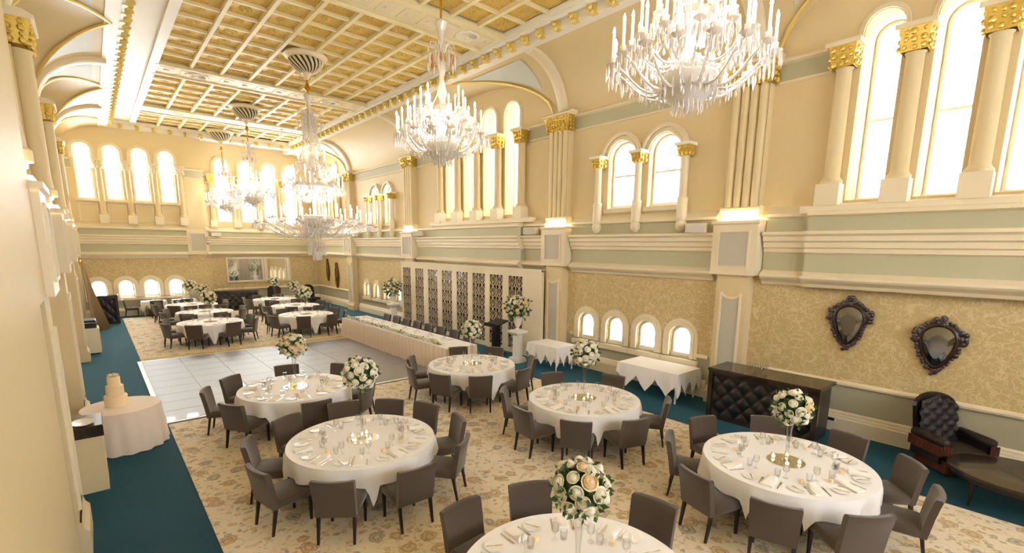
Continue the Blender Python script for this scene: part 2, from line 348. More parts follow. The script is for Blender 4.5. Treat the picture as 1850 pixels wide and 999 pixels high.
def pier(parent,fn,c,i,flutes=True,hw=.5,up=.3):
    p=MB(); blk(p,fn,c-.36,c+.36,0,3.07,0,up-.02); sweep(p,[(up+.06,0),(up+.06,.28),(up+.02,.33),(up,.42)],fn,c-.42,c+.42)
    p=p.build('pier','cream',parent)
    # lower grey panel with scooped top, raised frame
    top=[(c+.2*cos(pi*k/8) ,2.62-.10*sin(pi*k/8)) for k in range(9)]
    MB().prism([(c-.2,.5),(c+.2,.5)]+top,fn,up-.03,up-.008).build('pier_panel','greypanel',p)
    f=MB(); blk(f,fn,c-.25,c-.2,.5,2.66,up-.03,up+.015); blk(f,fn,c+.2,c+.25,.5,2.66,up-.03,up+.015)
    for k in range(8):
        (a0,b0),(a1,b1)=top[k],top[k+1]; f.prism([(a0,b0),(a0,b0+.045),(a1,b1+.045),(a1,b1)],fn,up-.03,up+.015)
    f.build('panel_frame','cream_trim',p)
    b=MB(); blk(b,fn,c-hw,c+hw,3.07,4.2,0,up+.08); sweep(b,[(up+.08,4.18),(up+.12,4.2),(up+.12,4.26),(up+.02,4.27)],fn,c-hw-.03,c+hw+.03); b.build('pier_block','cream_trim',p)
    b=MB(); frame_ring(b,fn,c-.36,c+.36,3.22,4.06,.045,up+.05,up+.11); b.build('panel_frame','cream_trim',p)
    b=MB(); blk(b,fn,c-.315,c+.315,3.265,4.015,up+.05,up+.085); b.build('pier_panel','greypanel',p)
    b=MB(); blk(b,fn,c-.36,c+.36,4.275,4.33,.2,up+.04); b.build('uplight','uplight',p)
    b=MB(); blk(b,fn,c-.42,c+.42,4.35,4.5,0,up-.06); sweep(b,[(up-.06,4.45),(up-.02,4.48),(up-.02,4.54),(up-.08,4.58)],fn,c-.43,c+.43); b.build('pier_base','cream_trim',p)
    q=MB()
    if flutes:
        pr=[(-.4,0),(-.4,.22)]; 
        for k in range(4):
            cc=-.285+k*.19
            pr+= [(cc-.085*cos(pi*t/6),.2+.075*sin(pi*t/6)) for t in range(7)]
            if k<3: pr+=[(cc+.09,.13),(cc+.1,.13)]
        pr+=[(.4,.22),(.4,0)]
        q.loft([[fn(c+a,z,u) for a,u in pr] for z in (4.5,7.05)],False,True)
    else:
        q.loft([[fn(c+.16*cos(t*pi/6)*k,z,.2+.16*k*sin(t*pi/6)) for t in range(12)] for z,k in ((4.5,1.35),(4.62,1.35),(4.66,1.1),(4.9,1),(7.0,.95),(7.05,1.1))],True,True)
        q.loft([[fn(c+a*1,z,u) for a,u in ((-.3,0),(-.3,.1),(.3,.1),(.3,0))] for z in (4.5,7.05)],False,True)
    q.build('pilaster_shaft','cream',p,True,35)
    gold_capital(fn,c,7.05,7.46,.5,up,p,i)
    b=MB(); sweep(b,[(up,7.45),(up+.1,7.47),(up+.1,7.52),(up-.05,7.6)],fn,c-.56,c+.56); b.build('capital_abacus','cream_trim',p)
    return p
for i,c in enumerate(PIER): pier(wr,FR,c,i)
for i,c in enumerate((7.6,13.0,19.95,26.7)): pier(wl,FLW,c,10+i,False,up=.36)
pb=MB(); blk(pb,FFL,3.93,4.9,3.07,4.38,0,.12); frame_ring(pb,FFL,4.05,4.78,3.22,4.2,.04,.1,.15); pb=pb.build('pier_block','cream_trim',wfl)
MB().prism([(4.09,3.26),(4.74,3.26),(4.74,4.16),(4.09,4.16)],FFL,.1,.13).build('pier_panel','greypanel',pb)
# ------------------------------------------------------------------ coves, ribs, lunettes, cornice
ZS=7.5; ZT=9.05
def cove(name,xw,xin,ys,ye,lun,label,parent_name):
    s=1 if xin<xw else -1; n=22; rows=[]; ny=int((ye-ys)/.14)
    def zb(y):
        z=0
        for yc,hw in lun:
            d=abs(y-yc)/hw
            if d<1: z=max(z,ZS+(ZT-ZS)*math.sqrt(1-d*d))
        return z
    for j in range(ny+1):
        y=ys+(ye-ys)*j/ny; zz=zb(y)
        rows.append([(xin+(xw-xin)*cos(pi/2*k/n),y,max(ZS+(ZT-ZS)*sin(pi/2*k/n),zz)) for k in range(n+1)])
    o=MB().loft(rows,False).build(name,'cream',None,True,60); struct(o,label,'ceiling')
    # groin mouldings and spandrel panels
    g=MB()
    for yc,hw in lun:
        for sg in (-1,1):
            pts=[(xin+(xw-xin)*u-.03*s,yc+sg*hw*u,ZS+(ZT-ZS)*math.sqrt(max(0,1-u*u))-.02) for u in [x/16 for x in range(17)]]
            if ys<yc+sg*hw<ye: g.tube(pts,.045,6)
    g.build('gilt_arch_moulding','goldline',o,True)
    for yc,hw in lun:
        for sg in (-1,1):
            ye_=yc+sg*hw
            if not ys+.3<ye_<ye-.3: continue
            r=[]
            for j in range(14):
                u=.24+.66*j/13; yy=yc+sg*hw*u; th0=math.acos(max(0,u-.07)); th1=max(R(79),th0)
                r.append([(xin+(xw-xin)*cos(th)-s*.022*cos(th),yy,ZS+(ZT-ZS)*sin(th)-.022*sin(th)) for th in [th0+(th1-th0)*k/8 for k in range(9)]])
            MB().loft(r,False).build('spandrel_panel','spandrel',o,True)
    return o
cr=cove('ceiling_cove_right',XR,9.75,YB,YFR,[(14.95,3.95),(1.25,3.4),(30.1,3.0)],'curved cream cove with arched lunettes over the right wall','r')
cl=cove('ceiling_cove_left',XL,.95,YB,YFL,[(16.5,3.0),(23.3,3.0),(29.3,2.2),(10.3,2.2)],'curved cream cove with arched ribs over the left wall','l')
def rib(parent,xw,xin,y,w=.34):
    s=1 if xin<xw else -1; r=[]
    for k in range(15):
        th=pi/2*k/14
        pt=lambda o,yy:(xin+(xw-xin)*cos(th)-s*o*cos(th),yy,ZS+(ZT-ZS)*sin(th)-o*sin(th))
        r.append([pt(-.02,y-w/2),pt(.09,y-w/2),pt(.12,y-w/2+.06),pt(.12,y+w/2-.06),pt(.09,y+w/2),pt(-.02,y+w/2)])
    MB().loft(r,True,True).build('cove_rib','cream_trim',parent,True,35)
for y in PIER: rib(cr,XR,9.75,y)
for y in (7.6,13.0,19.95,26.7): rib(cl,XL,.95,y,.5)
# ceiling
CX0,CX1=2.2,9.35
ce=MB().box(XL,XR+.3,YB,YFR+.3,ZC+.12,ZC+.3).build('ceiling','cream'); struct(ce,'cream ceiling with gilded coffers set in a grid of ribs','ceiling')
b=MB(); b.box(XL,CX0,YB,YFR,ZC-.02,ZC+.13); b.build('ceiling_border','cream_trim',ce)
b=MB(); b.box(CX1,XR,YB,YFR,ZC-.02,ZC+.13); b.build('ceiling_border','cream_trim',ce)
def edge(x0,x1): 
    return MB().box(x0,x1,YB,YFR,ZC-.1,ZC+.05).build('ceiling_moulding','white_paint',ce)
edge(CX0-.16,CX0+.08); edge(CX1-.08,CX1+.2)
t1=MB(); t1.box(9.5,9.8,YB,YFR,9.02,ZC); t1.box(9.4,9.8,YB,YFR,9.22,ZC); t1=t1.build('trim_1','white_paint'); struct(t1,'white ceiling cornice carrying a row of gilded brackets at right','trim')
t2=MB(); t2.box(.85,1.2,YB,YFL,9.02,ZC); t2.box(.85,1.32,YB,YFL,9.22,ZC); t2=t2.build('trim_2','white_paint'); struct(t2,'white ceiling cornice carrying a row of brackets at left','trim')
t3=MB(); t3.box(XL,XSTEP,YFL-.3,YFL,9.05,ZC); t3.box(XSTEP,9.8,YFL-.3,YFL+.02,9.05,ZC); t3.box(XL,9.8,YFL-.42,YFL,9.22,ZC); t3.box(XSTEP,XR,YFL,YFR,9.2,ZC); t3=t3.build('trim_3','white_paint'); struct(t3,'white ceiling cornice with gilded brackets along the end wall','trim')
bm_=MB(); bm_.loft([[(-.075,-.06,z),(-.075,.06*k,z),(.09,.2*k,z),(.09,-.06,z)] for z,k in ((0,.2),(.05,.9),(.1,1.0),(.16,.8),(.2,1.1))],True,True); bm_.blob((0,.1,.03),.07); bm_.blob((0,.16,.12),.06)
BRK=bm_.mesh('bracket',True,50); BRK.materials.append(MAT['goldline'])
y=YFL-.8
while y>4.0: inst('bracket',BRK,None,t1,(9.5,y,9.0),R(90)); y-=.58
y=YFL-.8
while y>11.5: inst('bracket',BRK,None,t2,(1.2,y,9.0),R(-90)); y-=.58
x=-.3
while x<9.6: inst('bracket',BRK,None,t3,(x,YFL-.3,9.02),R(180)); x+=.66
BEAMS=[4.6,11.8,20.7,27.1]
for yb in BEAMS:
    b=MB(); b.box(CX0,CX1,yb-.55,yb+.55,ZC-.06,ZC+.12); b.box(CX0,CX1,yb-.62,yb-.5,ZC-.11,ZC); b.box(CX0,CX1,yb+.5,yb+.62,ZC-.11,ZC); b=b.build('ceiling_beam','ceil_rib',ce)
    f=MB()
    for k in range(12):
        xx=CX0+.35+k*(CX1-CX0-.7)/11; f.box(xx-.2,xx+.2,yb-.3,yb+.3,ZC-.075,ZC-.05); f.blob((xx,yb,ZC-.08),(.1,.1,.03))
    f.build('beam_panel','cream_trim',b,True,30)
bays=[(5.2,11.2,7),(12.4,20.1,9),(21.3,26.5,6),(27.7,30.6,4)]
NC=8; pw=(CX1-CX0-.16)/NC
cf=MB()
def sq(w,z,wy=None): wy=wy or w; return [(-w,-wy,z),(w,-wy,z),(w,wy,z),(-w,wy,z)]
cf.loft([sq(.42,0),sq(.36,-.02),sq(.34,.03),sq(.28,.03),sq(.25,0.0),sq(.2,.04)],True,True)
for k in range(10):
    a=2*pi*k/10; cf.blob((.13*cos(a),.13*sin(a),.02),(.055,.055,.04),seg=5)
for sx in (-1,1):
    for sy in (-1,1):
        for k in range(3): cf.blob((sx*(.31-.1*k),sy*.31,.01),(.05,.04,.03),seg=5)
        cf.blob((sx*.31,sy*.16,.01),(.04,.05,.03),seg=5)
cf.blob((0,0,.0),(.08,.08,.05))
COF=cf.mesh('coffer_panel',True,45); COF.materials.append(MAT['ceil_gold'])
for y0,y1,nr in bays:
    ph=(y1-y0)/nr
    for i in range(NC):
        for j in range(nr):
            inst('coffer_panel',COF,None,ce,(CX0+.08+pw*(i+.5),y0+ph*(j+.5),ZC+.06),0,(pw/.88,ph/.88,1))
    for i in range(1,NC):
        x=CX0+.08+pw*i; MB().box(x-.05,x+.05,y0,y1,ZC-.06,ZC+.12).build('ceiling_rib','ceil_rib',ce)
    for j in range(1,nr):
        yy=y0+ph*j; MB().box(CX0,CX1,yy-.035,yy+.035,ZC-.02,ZC+.12).build('ceiling_rib','ceil_rib',ce)
vm=MB(); vm.lathe([(.34,0),(.34,-.03),(.3,-.05),(.26,-.03)],20)
VR=vm.mesh('vent_rim',True,40); vm=MB(); vm.lathe([(.25,-.01),(.25,-.022)],16); VD=vm.mesh('vent_backing')
vm=MB()
for k in range(14):
    a=2*pi*k/14
    vm.add([(.06*cos(a-.12),.06*sin(a-.12),-.04),(.27*cos(a-.09),.27*sin(a-.09),-.04),(.27*cos(a+.1),.27*sin(a+.1),-.025),(.06*cos(a+.12),.06*sin(a+.12),-.025)],[(0,1,2,3)])
vm.blob((0,0,-.03),(.07,.07,.03),seg=8); VS=vm.mesh('vent_slats')
for (vx,vy),d in zip(((3.41,20.7),(3.63,27.1),(7.98,20.7),(7.77,27.1),(8.47,11.8)),('at left of the second cross beam','at left of the farthest cross beam','at right of the second cross beam','at right of the farthest cross beam','on the near beam behind the crystal chandelier')):
    v=empty('ceiling_vent',(vx,vy,ZC-.06),label='round slatted ceiling vent '+d,cat='vent',group='round ceiling vents')
    inst('rim',VR,'white_paint',v); inst('backing',VD,'vent_dark',v); inst('slats',VS,'cream_trim',v)
# ------------------------------------------------------------------ windows
wn=[0]
def window(fn,c,w,z0,zt,ud,rail,parent_label,mun=None,surround=None,rosette=False):
    wn[0]+=1; r=w/2; zs=zt-r; f=MB()
    arch_ring(f,fn,c,w-.13,w+.02,z0,zs,-ud-.03,-ud+.05); blk(f,fn,c-r,c+r,z0,z0+.09,-ud-.03,-ud+.06)
    f=f.build('window_%d'%wn[0],'sill_white'); struct(f,parent_label,'window')
    i=w/2-.06
    lo=[(c-i,z0+.08),(c+i,z0+.08),(c+i,rail),(c-i,rail)] if rail else None
    if rail:
        MB().prism(lo,fn,-ud-.005,-ud).build('pane','pane',f)
        MB().prism([(c-i,rail),(c+i,rail)]+[(c+i*cos(pi*k/10),zs+i*sin(pi*k/10)) for k in range(11)],fn,-ud-.005,-ud).build('pane','pane',f)
        b=MB(); blk(b,fn,c-i,c+i,rail-.025,rail+.025,-ud-.02,-ud+.03); b.build('sash_rail','sill_white',f)
    else:
        MB().prism([(c-i,z0+.08),(c+i,z0+.08)]+[(c+i*cos(pi*k/10),zs+i*sin(pi*k/10)) for k in range(11)],fn,-ud-.005,-ud).build('pane','pane',f)
    if rosette:
        b=MB(); cz=zs-.02
        for k in range(8):
            a=pi/4*k; b.tube([fn(c+.03*cos(a),cz+.03*sin(a),-ud+.01),fn(c+.11*cos(a),cz+.11*sin(a),-ud+.01)],.006,4)
        b.tube([fn(c+.11*cos(2*pi*k/12),cz+.11*sin(2*pi*k/12),-ud+.01) for k in range(13)],.006,4); b.blob(fn(c,cz,-ud+.01),.025)
        b.build('window_tracery','sill_white',f,True)
    return f
def sur(parent,fn,c,w,z0,zt,wo,u,name='arch_surround'):
    m=MB(); arch_ring(m,fn,c,w+.02,wo,z0,zt-w/2,-.02,u); return m.build(name,'cream_trim',parent,True,35)
nm=['first','second','third','fourth']
for i,wd in enumerate(LOWR):
    near=i<4
    window(FR,*wd,.14,None,'small low arched window, %s from the %s, %s'%(nm[i%4],'right' if not near else 'left','behind the tall white flower urn bay' if not near else 'above the clothed side table'),rosette=near)
    sur(wr,FR,*wd,.96 if near else .98,.06); 
    m=MB(); blk(m,FR,wd[0]-.52,wd[0]+.52,.72,.86,0,.1); m.build('window_sill','cream_trim',wr)
for i,wd in enumerate(TWINR):
    window(FR,*wd,.24,5.6,('left','right','left','right')[i]+' window of the arched pair '+('above the low windows beside the bar' if i<2 else 'in the far bay of the right wall'))
    m=MB(); arch_ring(m,FR,wd[0],wd[1]+.04,wd[1]+.24,6.1,6.05,-.02,.05); arch_ring(m,FR,wd[0],wd[1]+.26,wd[1]+.44,6.1,6.05,-.02,.12); m.build('arch_surround','cream_trim',wr,True,35)
    m=MB(); blk(m,FR,wd[0]-.52,wd[0]+.52,4.6,4.71,0,.08); m.build('window_sill','cream_trim',wr)
def colonnette(parent,fn,c,ztop,zbot,r=.09,u=.14):
    prof=[(.02,zbot),(r*.7,zbot+.02),(r*1.25,zbot+.1),(r*1.3,zbot+.2),(r*1.1,zbot+.27),(r*1.35,zbot+.31),(r*1.3,zbot+.36),(r*1.25,zbot+.75),(r*1.35,zbot+.8),(r*.95,zbot+.86),(r*.9,ztop-.02),(r*1.1,ztop)]
    rings=[[fn(c+q*cos(pi*k/6),z,u+q*sin(pi*k/6)) for k in range(12)] for q,z in prof]
    o=MB().loft(rings,True,True).build('column','cream_trim',parent,True,40)
    gold_capital(fn,c,ztop,ztop+.24,r*1.5,u+r*1.3,o,int(c*10))
    m=MB(); blk(m,fn,c-r*2,c+r*2,ztop+.24,ztop+.31,0,u+r*2); m.build('capital_abacus','white_paint',o)
for c in (9.15,7.83,6.5): colonnette(wr,FR,c,5.83,4.05,.1,.16)
for c in (24.3,22.98,21.66): colonnette(wr,FR,c,5.83,4.05,.1,.16)
def tallcol(parent,fn,c,z0,z1,r=.14,u=.1,sides=12,capm='gold'):
    rings=[[fn(c+q*cos(2*pi*k/sides),z,u+q*sin(2*pi*k/sides)) for k in range(sides)] for q,z in ((r*1.35,z0+.4),(r*1.4,z0+.46),(r*1.15,z0+.5),(r,z0+.55),(r*.94,z1-.03),(r*1.12,z1))]
    o=MB().loft(rings,True,True).build('column','cream',parent,True,40)
    m=MB(); blk(m,fn,c-r*1.45,c+r*1.45,z0,z0+.41,0,u+r*1.5); m.build('column_base','cream_trim',o)
    gold_capital(fn,c,z1,z1+.36,r*1.5,u+r*1.5,o,int(c*7),capm)
    m=MB(); blk(m,fn,c-r*2,c+r*2,z1+.36,z1+.44,0,u+r*2); m.build('capital_abacus','cream_trim',o)
for c in BCC: tallcol(wr,FR,c,4.55,7.0,u=.12)
for c in NRC: tallcol(wr,FR,c,4.5,7.0,u=.12)
for c in DFC: tallcol(wr,FR,c,4.55,7.0,u=.12)
for i,wd in enumerate(TALLR):
    g='in the bay above the lattice screen' if i<4 else ('in the bay above the pair of carved mirrors' if i<8 else 'beside the far corner of the right wall')
    window(FR,*wd,.34 if i>7 else .72,6.15,'tall narrow round-arched window, %s from the right, %s'%(nm[3-(i%4)] if i<8 else nm[2-(i-8)],g)); m=MB(); arch_ring(m,FR,wd[0],wd[1]+.02,wd[1]+.18,7.45,wd[3]-wd[1]/2,-.02,.05); m.build('arch_surround','cream_trim',wr,True,35)
for wd in TALLR[:8]:
    a_=arch(*wd); MB().loft([[FR(p,q,u) for p,q in a_] for u in (-.40,-.80)],True).build('window_reveal','cream',wr,True,40)
for c,wd,z in ((14.93,3.1,4.6),(1.26,2.55,4.5)):
    m=MB(); blk(m,FR,c-wd,c+wd,z-.14,z,0,.3); m.build('window_sill','cream_trim',wr)
for i,wd in enumerate(UPL):
    window(FFL,*wd,.22,6.95,'tall arched window, %s from the left, high on the end wall at left'%nm[i])
    sur(wfl,FFL,wd[0],wd[1],7.5,wd[3],wd[1]+.3,.08)
    m=MB(); blk(m,FFL,wd[0]-.42,wd[0]+.42,5.58,5.68,0,.1); frame_ring(m,FFL,wd[0]-.36,wd[0]+.36,4.66,5.5,.05,0,.03); m.build('window_sill','cream_trim',wfl)
for c in (.67,1.74,2.82,3.88): tallcol(wfl,FFL,c,4.56,7.1,.12,.1,capm='cream_trim')
for i,wd in enumerate(LOWL):
    window(FFL,*wd,.24,None,'small low arched window, %s from the left, at floor level of the end wall'%nm[i])
    sur(wfl,FFL,*wd,1.02,.07); m=MB(); blk(m,FFL,wd[0]-.53,wd[0]+.53,.8,.92,0,.1); m.build('window_sill','cream_trim',wfl)
for i,wd in enumerate(UPR):
    window(FFR,*wd,.22,6.7,'tall arched window, %s from the left, on the end wall above the long mirror'%nm[i])
    sur(wfr,FFR,wd[0],wd[1],7.4,wd[3],wd[1]+.32,.08)
for c in (5.5,6.72,7.97,9.2,10.35): tallcol(wfr,FFR,c,4.56,7.05,.12,.1)
for i,x in enumerate((2.0,4.2,6.4,8.6)): window(lambda a,b,u:(a,YB+u,b),x,.9,3.6,6.2,.15,4.9,'arched window added to the unseen back wall for fill daylight, %s across'%nm[i])  # added windows, out of view, letting fill daylight in from behind the camera
# ------------------------------------------------------------------ building across the street, seen through the right-hand windows
mat('facade',srgb(205,203,200),.8); mat('facade_glass',srgb(150,158,166),.15)
nb=empty('neighbour_building',(15.8,12,0),label='pale stone building across the street, seen through the right windows',cat='building')
MB().box(0,3,-22,26,-6,25).build('wall','facade',nb)
WM=MB(); frame_ring(WM,lambda a,b,u:(-u,a,b),-.75,.75,-1.3,1.3,.14,0,.1); WM.box(-.05,0,-.05,.05,-1.2,1.2); WM.box(-.05,0,-.65,.65,-.04,.04); WMM=WM.mesh('window'); WG=MB().box(-.02,.0,-.63,.63,-1.18,1.18).mesh('pane')
for zz in (1.5,5.6,9.7,13.8):
    for k in range(16):
        w_=inst('window',WMM,'facade',nb,(-.001,-20+2.9*k,zz)); inst('pane',WG,'facade_glass',w_)
    MB().box(-.15,0,-22,26,zz+2.2,zz+2.45).build('string_course','facade',nb)
# ------------------------------------------------------------------ floors
def rug(x0,x1,y0,y1,label):
    r=MB().bbox(x0,x1,y0,y1,0.001,.0125,.004).build('rug','rug_pattern'); tag(r,label,'rug'); return r
rug(.82,9.1,-5,11.62,'near beige floral patterned carpet under the foreground round tables')
rg=rug(.82,8.6,18.66,30.0,'far beige floral patterned carpet beyond the dance floor')
m=MB(); m.box(.9,8.5,18.68,18.95,.0124,.0134); m.build('border_strip','rug_border',rg)
DF=empty('dance_floor',(0,0,0),label='dark polished stone tile dance floor in the middle of the room',cat='dance floor')
DX0,DX1,DY0,DY1=.82,8.42,11.8,18.48
MB().box(DX0,DX1,DY0,DY1,.001,.012).build('subfloor','tile_joint',DF)
e=MB()
for a in ((DX0-.1,DX1+.1,DY0-.1,DY0-.0),(DX0-.1,DX1+.1,DY1,DY1+.1),(DX0-.1,DX0,DY0,DY1),(DX1,DX1+.1,DY0,DY1)): e.loft([[(x,y,z) for x,y in ((a[0],a[2]),(a[1],a[2]),(a[1],a[3]),(a[0],a[3]))] for z in (.001,.018)],True,True)
e.build('edge_trim','white_paint',DF)
nx,ny=8,9; tw,th=(DX1-DX0)/nx,(DY1-DY0)/ny
TM=MB().bbox(-tw/2+.006,tw/2-.006,-th/2+.006,th/2-.006,0,.012,.002).mesh('tile')
for i in range(nx):
    for j in range(ny): inst('tile',TM,'tile_dark',DF,(DX0+tw*(i+.5),DY0+th*(j+.5),.009))
# ------------------------------------------------------------------ lattice screen
SX=10.80
sc=empty('lattice_screen',(0,0,0),label='cream panelled screen with eight tall lattice grilles along the right wall',cat='screen')
b=MB(); b.box(SX,SX+.1,11.07,20.4,2.66,2.9); b.box(SX,SX+.1,11.07,20.4,.0,.17); b.box(SX-.03,SX+.12,11.07,20.4,2.86,2.93)
GR=[(19.88,.72),(18.76,.72),(17.66,.76),(16.58,.76),(15.5,.79),(14.43,.79),(13.4,.76),(12.35,.74)]
ed=[20.4]+[(a-w/2+b2+w2/2)/2 for (a,w),(b2,w2) in zip(GR,GR[1:])]+[11.88]
b.build('screen_rail','cream_trim',sc)
MB().box(SX-.005,SX+.11,11.07,11.88,.17,2.66).build('plain_panel','cream_trim',sc)
LT=MB()
def strip(mb,pts,w,d):
    pts=[Vector((p[0],p[1])) for p in pts]; L=[];Rr=[]
    for i,p in enumerate(pts):
        t=(pts[min(i+1,len(pts)-1)]-pts[max(i-1,0)]).normalized(); nrm=Vector((-t.y,t.x))*w/2; L.append(p+nrm); Rr.append(p-nrm)
    mb.loft([[(0,a.x,a.y),(-d,a.x,a.y),(-d,c.x,c.y),(0,c.x,c.y)] for a,c in zip(L,Rr)],False)
gw,gh=.70,2.46; cw,ch=gw/2,.41
for ci in range(2):
    cx=-gw/2+cw*(ci+.5)
    for rj in range(6):
        z=rj*ch
        strip(LT,[(cx,z),(cx,z+ch*.95)],.02,.02)
        for s in (-1,1):
            strip(LT,[(cx,z),(cx+s*.09,z+.08),(cx+s*.16,z+.2),(cx+s*cw/2,z+.41)],.024,.02)
            strip(LT,[(cx,z+.1),(cx+s*.06,z+.17),(cx+s*.1,z+.28),(cx+s*.06,z+.36),(cx,z+.41)],.02,.02)
            strip(LT,[(cx+s*cw/2,z),(cx+s*.13,z+.12),(cx+s*.155,z+.2)],.02,.02)
strip(LT,[(-gw/2+.01,0),(-gw/2+.01,gh)],.03,.025); strip(LT,[(gw/2-.01,0),(gw/2-.01,gh)],.03,.025)
LTM=LT.mesh('lattice')
for i,(c,w) in enumerate(GR):
    p=MB(); p.box(SX,SX+.1,c+w/2,ed[i],.17,2.66); p.box(SX,SX+.1,ed[i+1],c-w/2,.17,2.66); p=p.build('screen_stile','cream_trim',sc)
    inst('lattice',LTM,'lattice',p,(SX+.028,c,.18),0,(1,w/gw,2.47/gh)); MB().box(SX+.04,SX+.06,c-w/2,c+w/2,.17,2.66).build('backing','grille_back',p)
    if i in (0,4,7):
        h=MB(); h.tube([(SX-.005,ed[i+1]+.05,1.05),(SX-.04,ed[i+1]+.05,1.07),(SX-.04,ed[i+1]+.05,1.17),(SX-.005,ed[i+1]+.05,1.19)],.008,5); h.build('handle','brass',p)
# ------------------------------------------------------------------ ceiling roses and chandeliers
CH=[(5.65,3.35),(5.65,8.75),(5.65,16.4),(5.62,24.0),(5.72,29.9)]
cd_=['nearest the camera at upper right','second from the camera','over the dance floor','over the far tables','nearest the end wall']
rm=MB(); rm.lathe([(.62,0),(.64,-.05),(.58,-.08),(.56,-.12),(.5,-.14)],28); RIM=rm.mesh('rim',True,40)
rm=MB(); rm.lathe([(.47,-.1),(.46,-.2),(.40,-.32),(.28,-.44),(.15,-.5)],20); BOWL=rm.mesh('bowl',True)
rm=MB()
rm.loft([[(r*cos(a-.115),r*sin(a-.115),z),((r+.035)*cos(a),(r+.035)*sin(a),z-.01),(r*cos(a+.115),r*sin(a+.115),z)] for r,z,a in [(.48,-.1,0),(.475,-.2,.16),(.41,-.32,.34),(.29,-.44,.55),(.15,-.51,.75)]],True,True)
RRIB=rm.mesh('fluted_rib',True); rm=MB(); rm.lathe([(.17,-.48),(.16,-.53),(.1,-.56),(.07,-.62),(.06,-.7)],14); NECK=rm.mesh('neck',True,40)
for (x,y),d in zip(CH,cd_):
    r=empty('ceiling_rose',(x,y,ZC-.02),label='cream spiral-fluted ceiling rose of the chandelier '+d,cat='ceiling rose',group='spiral ceiling roses')
    inst('rim',RIM,'cream_trim',r); inst('bowl',BOWL,'vent_dark',r); inst('neck',NECK,'cream_trim',r)
    for k in range(18): inst('fluted_rib',RRIB,'cream_trim',r,rz=2*pi*k/18)
def drop(mb,c,L,r=.016,n=5):
    mb.add([(c[0],c[1],c[2])]+[(c[0]+r*cos(2*pi*k/n),c[1]+r*sin(2*pi*k/n),c[2]-L*.62) for k in range(n)]+[(c[0],c[1],c[2]-L)],[(0,1+k,1+(k+1)%n) for k in range(n)]+[(n+1,1+(k+1)%n,1+k) for k in range(n)])
def armset(reach,rise,tr=.016,sag=.22,pan=.075,cand=.26):
    a=MB(); pts=[]
    for k in range(11):
        t=k/10; pts.append((reach*(.08+.92*t),0,-sag*sin(pi*min(1,t*1.15))*(1-.15*t)+rise*t**3))
    a.tube(pts,[tr*(1.15-.3*k/10) for k in range(11)],6); e=pts[-1]
    a.lathe([(.012,-.03),(pan,.0),(pan*1.1,.015),(pan*.4,.02),(.03,.05),(.035,.09),(.02,.09)],10,e)
    am=a.mesh('arm',True,50)
    d=MB()
    for k in range(8):
        an=2*pi*k/8; drop(d,(e[0]+pan*cos(an),pan*sin(an),e[2]),.15 if k%2 else .2)
    for k in range(1,8):
        t=k/8; p=pts[int(t*10)]; drop(d,(p[0],0,p[2]-.01),.11,.013)
    dm=d.mesh('pendants')
    c=MB(); c.lathe([(.016,.08),(.016,.08+cand)],8,e); cm=c.mesh('candle_tube',True,40)
    f=MB(); f.lathe([(.006,.08+cand),(.017,.1+cand),(.014,.125+cand),(.002,.165+cand)],7,e); fm=f.mesh('flame_bulb',True)
    for me,mm in ((am,'crystal'),(dm,'crystal'),(cm,'candle_tube'),(fm,'flame')): me.materials.append(MAT[mm])
    return am,dm,cm,fm
def ring_arms(root,n,z,meshes,off=0):
    for k in range(n):
        a=inst('arm',meshes[0],None,root,(0,0,z),off+2*pi*k/n)
        for nm_,me in zip(('pendants','candle_tube','flame_bulb'),meshes[1:]): inst(nm_,me,None,a)
A1=armset(.9,.12); A2=armset(.68,.1,.014,.16); A3=armset(.42,.1,.012,.12)
def crown(r,n,h,L):
    c=MB()
    for k in range(n):
        a=2*pi*k/n; c.tube([(.04*cos(a),.04*sin(a),0),(r*.5*cos(a),r*.5*sin(a),h),(r*.9*cos(a),r*.9*sin(a),h*.9),(r*cos(a),r*sin(a),h*.3)],.014,5)
        drop(c,(r*cos(a),r*sin(a),h*.3),L,.03); drop(c,(r*.6*cos(a+.2),r*.6*sin(a+.2),h*.6),L*.7,.025)
    return c.mesh('crown',True,40)
CR1=crown(.27,8,.16,.42)
am=MB()
for k in range(8):
    a=2*pi*k/8+.2; drop(am,(.24*cos(a),.24*sin(a),.02),.2,.035)
AMB=am.mesh('amber_drops')
def lamp(root,z,w):
    l=bpy.data.lights.new('chandelier_light','POINT'); l.energy=w; l.color=CHAND_COL; l.shadow_soft_size=.12
    o=bpy.data.objects.new('chandelier_light',l); COL.objects.link(o); o.parent=root; o.location=(0,0,z)
st=MB(); st.lathe([(.10,2.7),(.13,2.66),(.07,2.5),(.045,2.2),(.05,2.0),(.09,1.9),(.05,1.8),(.045,1.6),(.085,1.45),(.1,1.36),(.05,1.25),(.06,1.18),(.2,1.12),(.24,1.02),(.12,.98),(.05,.9),(.05,.45),(.09,.4),(.05,.3)],14); ST=st.mesh('stem',True,50)
bl=MB(); bl.lathe([(.05,.36),(.3,.42),(.34,.36),(.3,.22),(.2,.12),(.06,.08),(.03,.02),(.01,-.02)],18); BL=bl.mesh('bowl',True,50)
bd=MB()
for k in range(20):
    a=2*pi*k/20; drop(bd,(.33*cos(a),.33*sin(a),.38),.24,.02)
    drop(bd,(.18*cos(a),.18*sin(a),.14),.16,.016)
for k in range(16):
    a=2*pi*k/16
    for j in range(8):
        t=j/7; drop(bd,((.24+.42*t)*cos(a),(.24+.42*t)*sin(a),1.02-.42*t**.6),.09,.02,4)
BD=bd.mesh('bead_chains')
